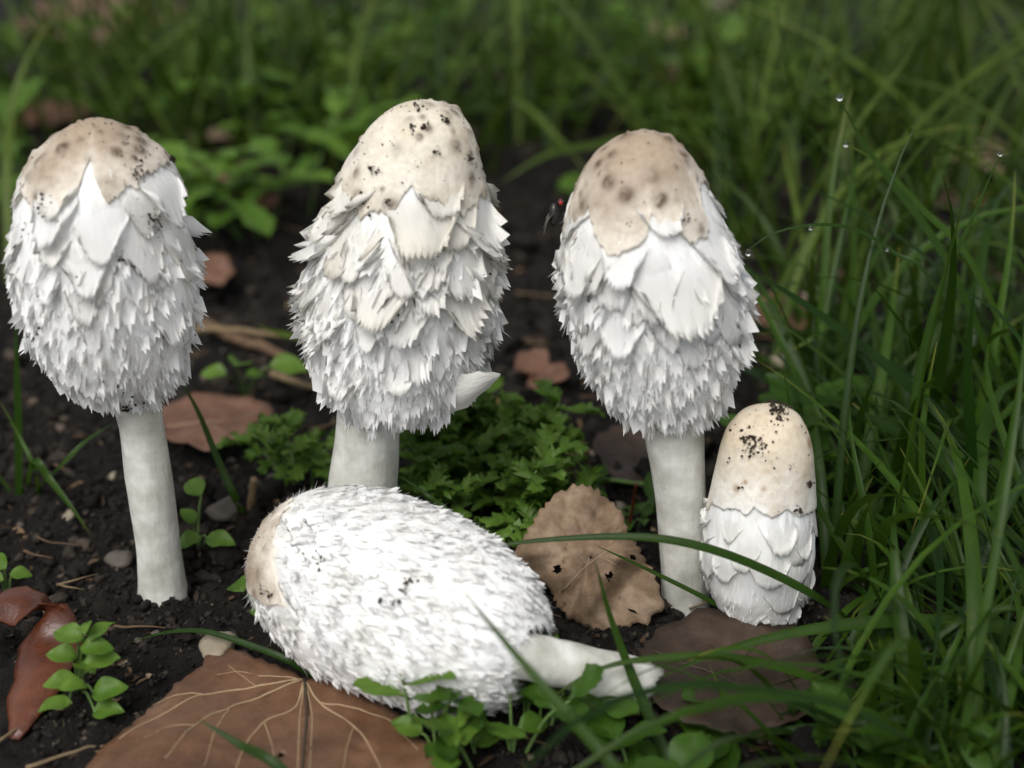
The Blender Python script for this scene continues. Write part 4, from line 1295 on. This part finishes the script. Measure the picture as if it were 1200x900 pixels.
key_blade('thin curved grass blade rising right against the small mushroom side', [(918, 432, .4), (928, 490, .2), (944, 555, 0), (968, 610, -.4), (1000, 660, -.8), root_at(1030, 700)], .2, tint=.3)
key_blade('dark upright grass blade tall among the thick grass', [(1142, 338, 2), (1134, 420, 1.9), (1136, 500, 1.8), root_at(1148, 660)], .36, tint=.0)
key_blade('glossy grass blade with drops along its upper half', [(1172, 180, 3), (1140, 255, 2.9), (1100, 345, 2.7), (1076, 440, 2.4), (1068, 520, 2), root_at(1072, 660)], .22, tint=.35)
key_blade('long narrow pale grass blade standing among dark ones', [(1098, 400, 1), (1085, 470, .8), (1080, 540, .5), root_at(1088, 690)], .2, tint=.85)
key_blade('grass blade bending out over the weeds at the far right', [(1195, 440, 0), (1178, 540, -.2), (1165, 620, -.6), root_at(1160, 730)], .24, tint=.5)
key_blade('grass blade arching past the long bare stem', [(208, 440, 4.2), (232, 482, 4.0), (256, 540, 3.6), (276, 585, 3.2), root_at(286, 612)], .24, tint=.35)
key_blade('broad upright grass blade beside the leftmost mushroom cap', [(18, 370, 6), (20, 430, 5.8), (22, 500, 5.6), root_at(22, 585)], .3, tint=.2)
key_blade('grass blade lying toward the long bare stem', [(132, 496, 4.2), (100, 518, 4.2), (70, 548, 4.0), root_at(38, 582)], .24, tint=.4)
key_blade('bent grass blade drooping onto dark soil', [(106, 626, 2.8), (80, 590, 3.2), (58, 562, 3.8), (40, 540, 4.2), root_at(32, 572)], .26, tint=.6)
key_blade('thin grass blade by the soil with wilted curve', [(0, 470, 5), (22, 510, 4.8), (40, 548, 4.4), root_at(48, 585)], .16, tint=.7)
key_blade('slender grass blade arching over bare soil to the big brown leaf', [(154, 752, -2.2), (195, 741, -2.4), (240, 740, -2.8), (295, 757, -3.3), (340, 775, -3.7), root_at(380, 802)], .18, tint=.2)
key_blade('short grass blade in front of the big brown leaf', [(232, 842, -7.5), (280, 872, -8), (330, 902, -8.6), root_at(420, 985)], .26, tint=.2)
key_blade('grass blade rising between the toppled mushroom and cut-leaved weed', [(466, 556, 1.2), (500, 580, 1), (530, 606, .6), root_at(560, 650)], .18, tint=.4)
key_blade('yellowed grass blade lying on soil behind the cream-crowned mushroom', [(300, 380, 13), (325, 390, 13.5), (355, 398, 14), root_at(372, 404)], .3, tint=.95, mat='grass_far')
key_blade('pale tall grass blade at the far left edge', [(60, 20, 30), (30, 75, 29), (14, 130, 28), (8, 210, 27), root_at(12, 330)], .55, tint=.9, mat='grass_far')
key_blade('half-yellow grass tip lying near the spotted-crown mushroom', [(928, 410, 8), (950, 398, 8.2), (975, 385, 8.4), root_at(1030, 420)], .26, tint=1.0)

key_blade('blurred grass blade slanting over the bare soil beyond the cream crown', [(585, 215, 30), (640, 182, 31), (700, 170, 33), (770, 160, 36), root_at(850, 175)], .6, tint=.5, mat='grass_far')
key_blade('blurred dark grass blade reaching toward the spotted crown from far grass', [(600, 150, 45), (680, 120, 46), (740, 70, 48), root_at(820, 110)], .6, tint=.2, mat='grass_far')
key_blade('blurred grass blade leaning over the lone bright leaf', [(690, 205, 30), (660, 170, 33), (600, 120, 36), root_at(560, 170)], .5, tint=.7, mat='grass_far')

def rand_blades(r, bx, by, n, spread, Lr, wr, lean=(0.05, .7), curv=(.2, 1.6), az=None, azs=3.2):
    """list of (path, width, face)"""
    out = []
    for i in range(n):
        a = r.uniform(0, 6.283); rr = spread * math.sqrt(r.random())
        x, y = bx + rr * math.cos(a), by + rr * math.sin(a)
        d = r.uniform(0, 6.283) if az is None else az + r.uniform(-azs, azs)
        L = r.uniform(*Lr); l0 = r.uniform(*lean); c = r.uniform(*curv)
        m = 11
        t = np.linspace(0, 1, m)
        ph = np.minimum(l0 + c * t ** 1.4, 2.1)
        step = L / (m - 1)
        hx = np.concatenate([[0], np.cumsum(np.sin(ph[1:]) * step)]); hz = np.concatenate([[0], np.cumsum(np.cos(ph[1:]) * step)])
        dd = d + r.normal(0, .25) * t ** 2
        p = np.stack([x + hx * np.cos(dd), y + hx * np.sin(dd), hz], -1)
        gz = zt(p[:, 0], p[:, 1])
        p[:, 2] = np.maximum(p[:, 2] + gz[0] - .15, gz + (.12 if i else .12) * (t > .1) - .15 * (t <= .1))
        w = r.uniform(*wr) * np.clip((1 - t ** 2.4), 0, 1) * (.7 + .5 * t * (1 - t) * 1.6) + .012
        face = np.array([math.cos(d) * -.3 + r.normal(0, .2), math.sin(d) * -.3 + r.normal(0, .2), 1.0])
        out.append((p, w, unit(face), r.uniform(-.8, .8)))
    return out

def clear_of(p):
    """keep loose grass from cutting through the mushrooms or hanging close before the lens"""
    q = proj(p)
    dep = (p - CAM) @ FWD
    if np.any(dep < 18):
        return False
    for (x0, x1, y0, y1, Ymax) in BLOCK:
        m = (q[:, 0] > x0) & (q[:, 0] < x1) & (q[:, 1] > y0) & (q[:, 1] < y1) & (p[:, 1] < Ymax)
        if np.any(m):
            return False
    return True
BLOCK = [(0, 880, 100, 560, 7), (280, 660, 550, 860, 3), (600, 960, 460, 745, 1.5), (0, 520, 560, 900, 4), (520, 800, 560, 760, 3), (880, 935, 200, 500, 3)]

def tuft(label, bx, by, n, spread, Lr, wr, seed, group, lean=(.05, .7), curv=(.2, 1.6), az=None, azs=3.2, mat='grass', tint=(0, 1)):
    r = np.random.default_rng(seed)
    z = zt1(bx, by)
    root = None
    for p, w, face, tw in rand_blades(r, bx, by, n, spread, Lr, wr, lean, curv, az, azs):
        if not clear_of(p):
            continue
        if root is None:
            root = thing('grass_tuft', label, 'grass', (bx, by, z), group)
        v, f, al = blade_strip(p, w, face, tw=tw)
        part('blade', v, f, M[mat], root, attrs={'tint': r.uniform(*tint), 'along': al})

# thick grass at the right, tuft by tuft
rr = np.random.default_rng(555)
RIGHT_LABEL = 'tuft of long arching dark green blades in the thick grass beside the small mushroom'
spots = []
for k in range(400):
    px, py = rr.uniform(960, 1330), rr.uniform(430, 980)
    g = G(px, py)
    if all((g[0] - a) ** 2 + (g[1] - b) ** 2 > 1.9 ** 2 for a, b in spots):
        spots.append((g[0], g[1]))
    if len(spots) >= 34:
        break
for k, (x, y) in enumerate(spots):
    tuft(RIGHT_LABEL, x, y, 8, 1.1, (5, 14), (.2, .46), 600 + k, 'thick grass tufts beside the small mushroom', lean=(.05, .8), curv=(.3, 1.9), az=2.6, azs=2.2)
# sparser tufts further back
BACK_LABEL = 'blurred tuft of grass rising behind the bare soil'
spots2 = []
for k in range(600):
    px, py = rr.uniform(-60, 1300), rr.uniform(95, 430)
    if px < 860 and py > 190 + 30 * rr.random():
        continue
    if 560 < px < 900 and py > 110 and rr.random() < .6:
        continue
    g = G(px, py)
    if all((g[0] - a) ** 2 + (g[1] - b) ** 2 > 3.6 ** 2 for a, b in spots2):
        spots2.append((g[0], g[1]))
    if len(spots2) >= 76:
        break
for k, (x, y) in enumerate(spots2):
    tuft(BACK_LABEL, x, y, 10, 2.0, (7, 17), (.25, .5), 700 + k, 'blurred grass tufts behind the soil', mat='grass_far', lean=(.05, .7), curv=(.2, 1.5))
# left-edge tuft
tuft('small tuft of grass at the foot of the bent blade on bare soil', *G(34, 578)[:2], 9, .5, (3, 6), (.12, .22), 810, None, az=2.2, azs=1.2)

# the mass of grass beyond, and short undergrowth below the tufts
def grass_mass(label, n, region, Lr, wr, seed, mat):
    r = np.random.default_rng(seed)
    V, F, T, A, off = [], [], [], [], 0
    i = 0
    while i < n:
        px, py = region(r)
        g = G(px, py)
        for p, w, face, tw in rand_blades(r, g[0], g[1], 3, 1.5, Lr, wr, (.05, .9), (.2, 1.8)):
            i += 1
            if not clear_of(p):
                continue
            v, f, al = blade_strip(p, w, face, tw=tw)
            V.append(v); F.append(f + off); off += len(v)
            T.append(np.full(len(v), r.random())); A.append(al)
    o = part('grass', np.concatenate(V), np.concatenate(F), M[mat], None, attrs={'tint': np.concatenate(T), 'along': np.concatenate(A)}, kind='stuff')
    tag(o, label, 'grass')
def far_region(r):
    while True:
        px = r.uniform(-300, 1500); d = r.uniform(75, 260) ** 1
        py = 450 + FPX * math.tan(math.atan2(CAM[2], d) - PITCH)
        if 520 < px < 900 and r.random() < .6 and d < 110:
            continue
        if vnoise(np.array([px * .011, d * .05, 3.3]), 8) < -.05 + .25 * r.random():
            continue
        return px, py
grass_mass('blurred mass of green grass across the far background', 2500, far_region, (6, 18), (.25, .5), 901, 'grass_far')
def right_region(r):
    return r.uniform(930, 1320), r.uniform(400, 960)
grass_mass('short tangled undergrowth of grass around the tufts beside the small mushroom', 420, right_region, (2, 6), (.14, .34), 902, 'grass')

# water drops on blades
for px, py, Y, rad, lab in [(984, 114, 6, .09, 'clear water drop on the tip of the tall blade'), (877, 296, 3, .08, 'clear water drop hanging from the thin hooked blade'),
                            (991, 169, 6.5, .07, 'small water drop on the tip of the pale-edged blade'), (1172, 180, 3, .06, 'bright drop on the tip of the glossy blade'),
                            (950, 267, 3.35, .06, 'water drop clinging under the bend of the hooked blade'), (1069, 510, 2.0, .06, 'tiny drop low on the glossy blade'), (1040, 292, 3.55, .06, 'water drop on the rising part of the hooked blade')]:
    v0, f0 = ICO[2]
    v = v0 * rad * np.array([1, 1, 1.12]) + P(px, py, Y)
    tag(part('water_drop', v, f0, M['water']), lab, 'water drop')

# ------------------------------------------------------------------ pebbles, twigs, straw
def pebble(label, px, py, rad, mat, seed, group=None, squash=.65):
    g = G(px, py, .15); g[2] = zt1(g[0], g[1]) + rad * squash * .45
    v0, f0 = ICO[2]
    r = np.random.default_rng(seed)
    v = v0 * (1 + .30 * vnoise(v0 * 1.3 + seed, seed)[:, None] + .14 * fbm(v0 * 3.2 + seed, 2, seed + 4)[:, None]) * r.uniform(.8, 1.25, 3) * rad
    v[:, 2] *= squash
    tag(part('pebble', v + g, f0, M[mat]), label, 'pebble', group)
pebble('cream pebble at the tip of the big brown leaf', 258, 768, .42, 'pebble', 1)
pebble('tan pebble tucked behind the cream one near the big brown leaf', 268, 745, .26, 'pebble', 2)
pebble('small brown angular stone behind the tan propped leaf', 676, 530, .45, 'leaf_rust', 3)
pebble('pale stone near the foot of the pinkish leaf', 962, 345, .6, 'pebble', 4)
pebble('pale speckled stone under the wide dark blade', 915, 428, .4, 'pebble', 5)
pebble('flat grey stone beside the small round-leaved weed', 268, 606, .5, 'pebble_grey', 6)
pebble('light stone on soil near the long bare stem', 140, 650, .3, 'pebble_grey', 7)
pebble('whitish stone far back in the grass', 842, 10, 1.6, 'pebble', 8)
rp = np.random.default_rng(77)
for k in range(26):
    px, py = rp.uniform(20, 900), rp.uniform(380, 860)
    pebble('small gritty grey-brown stone scattered on the soil', px, py, rp.uniform(.10, .24), 'pebble_grey' if rp.random() < .6 else 'pebble', 100 + k, 'small stones on the soil')

def twig(label, pts, r0, r1, mat, seed, group=None, cat='twig', name='twig'):
    q = []
    for px, py, h in pts:
        g = G(px, py, h); q.append(g)
    path = spline(q, 16)
    path = path + 0.06 * fbm(path * .9, 2, seed)[:, None]
    path[:, 2] = np.maximum(path[:, 2], zt(path[:, 0], path[:, 1]) + .5 * r0)
    v, f = tube(path, np.linspace(r0, r1, 16), 8, rough=.15, seed=seed)
    tag(part(name, v, f, M[mat]), label, cat, group)
twig('thick brown dead twig on the soil between the two left mushrooms', [(238, 378, .5), (270, 392, .6), (310, 410, .5), (345, 425, .4)], .26, .16, 'twig', 1)
twig('grey straw crossing the thick dead twig', [(228, 385, .6), (290, 388, .9), (350, 395, .6)], .14, .1, 'straw', 2)
twig('pale twig leading to the cream-crowned mushroom stem', [(318, 438, .4), (350, 448, .5), (385, 460, .4)], .14, .1, 'straw', 3)
twig('upright dry stub near the crown end of the toppled mushroom', [(294, 602, .2), (296, 580, 1.0), (297, 562, 1.6)], .13, .11, 'straw', 4)
twig('thin reddish stalk standing behind the tan propped leaf', [(738, 620, .2), (741, 590, 1.2), (745, 568, 2.0)], .06, .045, 'leaf_red', 5)
twig('thin straw lying from the red-brown leaf over dark soil', [(-25, 880, .2), (0, 866, .3), (24, 850, .3)], .07, .02, 'straw', 6)
twig('pale straw at the front edge of the big brown leaf', [(30, 900, .3), (80, 886, .4), (122, 876, .4)], .05, .02, 'straw', 7)
twig('green bent stalk on the soil behind the tan propped leaf', [(680, 566, .5), (710, 562, .9), (765, 566, .6)], .09, .06, 'weed_stem', 8)
rt = np.random.default_rng(31)
for k in range(46):
    px, py = rt.uniform(10, 900), rt.uniform(250, 720) if k < 34 else rt.uniform(560, 880)
    a = rt.uniform(-.6, .6); L = rt.uniform(15, 60)
    twig('bit of dry straw or rootlet strewn on the soil', [(px, py, .2), (px + L * .5 * math.cos(a), py + L * .25 * math.sin(a), .35), (px + L * math.cos(a), py + L * .5 * math.sin(a), .2)],
         rt.uniform(.02, .05), .012, 'straw' if rt.random() < .5 else 'twig', 40 + k, 'bits of straw on the soil', 'straw', 'straw')

def litter():
    r = np.random.default_rng(404)
    V, F, T, off = [], [], [], 0
    for i in range(1500):
        d = 22 * math.exp(r.uniform(0, 1.6)); x = r.uniform(-1, 1) * d * .44; y = d - 31
        z = zt1(x, y) + .06
        L, W = r.uniform(.12, .6), r.uniform(.04, .22)
        if d > 45:
            L *= 2; W *= 2
        a = r.uniform(0, 6.28)
        dd = np.array([math.cos(a), math.sin(a), r.normal(0, .25)])
        v, f, al = leaf_geo(np.array([x, y, z]), dd, np.array([r.normal(0, .3), r.normal(0, .3), 1.0]), L, W, 'lance', nu=3, nv=4, r=r)
        V.append(v); F.append(f + off); off += len(v); T.append(np.full(len(v), r.random()))
    m, n, l, out = new_mat('litter_flakes')
    k = N_ramp(n, l, N_attr(n, 'tint'), [(0, (.02, .014, .01)), (.5, (.06, .036, .02)), (.85, (.14, .09, .05)), (1, (.3, .23, .14))])
    finish(n, l, out, k, rough=.7, spec=.2)
    tag(part('leaf_litter', np.concatenate(V), np.concatenate(F), m, attrs={'tint': np.concatenate(T)}, kind='stuff'), 'fine brown flakes of plant litter on the dark soil', 'litter')
litter()

# single out look-alikes by the landmark they lie nearest to
def by_landmark(group, phrase, marks):
    obs = [o for o in sc.objects if o.get('group') == group]
    near = {}
    for o in obs:
        p = np.array(o.location[:2]) / S
        k = min(marks, key=lambda m: np.linalg.norm(p - G(*m[1])[:2]))
        near.setdefault(k[0], []).append((np.linalg.norm(p - G(*k[1])[:2]), o.name, o))
    ordn = ['nearest', 'second nearest', 'third nearest', 'fourth nearest', 'fifth nearest', 'sixth nearest', 'seventh nearest', 'eighth nearest', 'ninth nearest', 'tenth nearest',
            'eleventh nearest', 'twelfth nearest', 'thirteenth nearest', 'fourteenth nearest', 'fifteenth nearest', 'sixteenth nearest',
            'seventeenth nearest', 'eighteenth nearest', 'nineteenth nearest', 'twentieth nearest', 'twenty-first nearest', 'twenty-second nearest']
    for m, lst in near.items():
        for i, (_, _, o) in enumerate(sorted(lst, key=lambda q: q[:2])):
            o['label'] = phrase + ' ' + ordn[min(i, 21)] + ' to the ' + m
MARKS = [('long bare mushroom stem', (192, 705)), ('rust-brown ragged leaf', (250, 498)), ('thick dead twig', (290, 400)), ('cream-crowned mushroom', (424, 660)), ('cut-leaved weed', (566, 600)),
         ('tan propped leaf', (690, 720)), ('purplish brown leaf', (745, 538)), ('spotted-crown stem', (804, 712)), ('small egg-shaped mushroom', (888, 724)), ('dark decaying leaf', (860, 798)),
         ('big brown leaf', (330, 880)), ('red-brown curled leaf', (30, 800)), ('paddle-leaved seedling', (285, 458)), ('pinkish leaf', (915, 370)), ('sliver of bark', (635, 438))]
GMARKS = [('small egg-shaped mushroom', (888, 724)), ('dark decaying leaf', (900, 800)), ('lobed weed in the grass', (1010, 610)), ('broad-leaved front weed', (1050, 890)), ('foot of the dark upright blade', (1148, 660)),
          ('foot of the drop-tipped blade', (1230, 590)), ('pinkish leaf', (915, 370)), ('foot of the level broad blade', (1330, 840))]
BMARKS = [('blurred weed behind the leftmost cap', (180, 150)), ('blurred weed far between left caps', (420, 60)), ('far rust-coloured leaf', (112, 22)), ('yellow-green dying leaf', (818, 90)), ('pale broad-leaved plant', (815, 120)), ('pinkish leaf', (915, 370)), ('pale tall blade', (12, 330)),
          ('blurred weed clump', (318, 262)), ('lone bright leaf', (655, 235)), ('whitish far stone', (842, 10)), ('hooked blade with a drop', (1210, 590)), ('blurred weed by the cream crown', (372, 200))]
by_landmark('blurred dead leaves far back', 'blurred brown dead leaf', BMARKS)
by_landmark('small stones on the soil', 'gritty little stone', MARKS)
by_landmark('bits of straw on the soil', 'dry bit of straw', MARKS)
by_landmark('thick grass tufts beside the small mushroom', 'tuft of dark arching grass', GMARKS)
by_landmark('blurred grass tufts behind the soil', 'blurred grass tuft', BMARKS)

# ------------------------------------------------------------------ fly on the edge of the spotted-crown cap
def fly():
    c = P(655, 247, 1.0)
    root = thing('fly', 'small dark fly with red eyes clinging to the cap edge', 'fly', c - [0, 0, .15])
    v0, f0 = ICO[1]
    part('body', v0 * [.13, .14, .3] + c + [-.12, 0, -.1], f0, M['fly'], root)
    part('head', v0 * [.09, .1, .09] + c + [.04, 0, .2], f0, M['fly'], root)
    for s in (-1, 1):
        part('eye', v0 * [.05, .04, .06] + c + [.04, .075 * s, .22], f0, M['fly_eye'], root)
        v, f, al = leaf_geo(c + [-.1, .06 * s, .02], np.array([-.7, .25 * s, -.75]), np.array([-.6, 0, .5]), .6, .22, 'ovate')
        part('wing', v, f, M['fly_wing'], root)
fly()
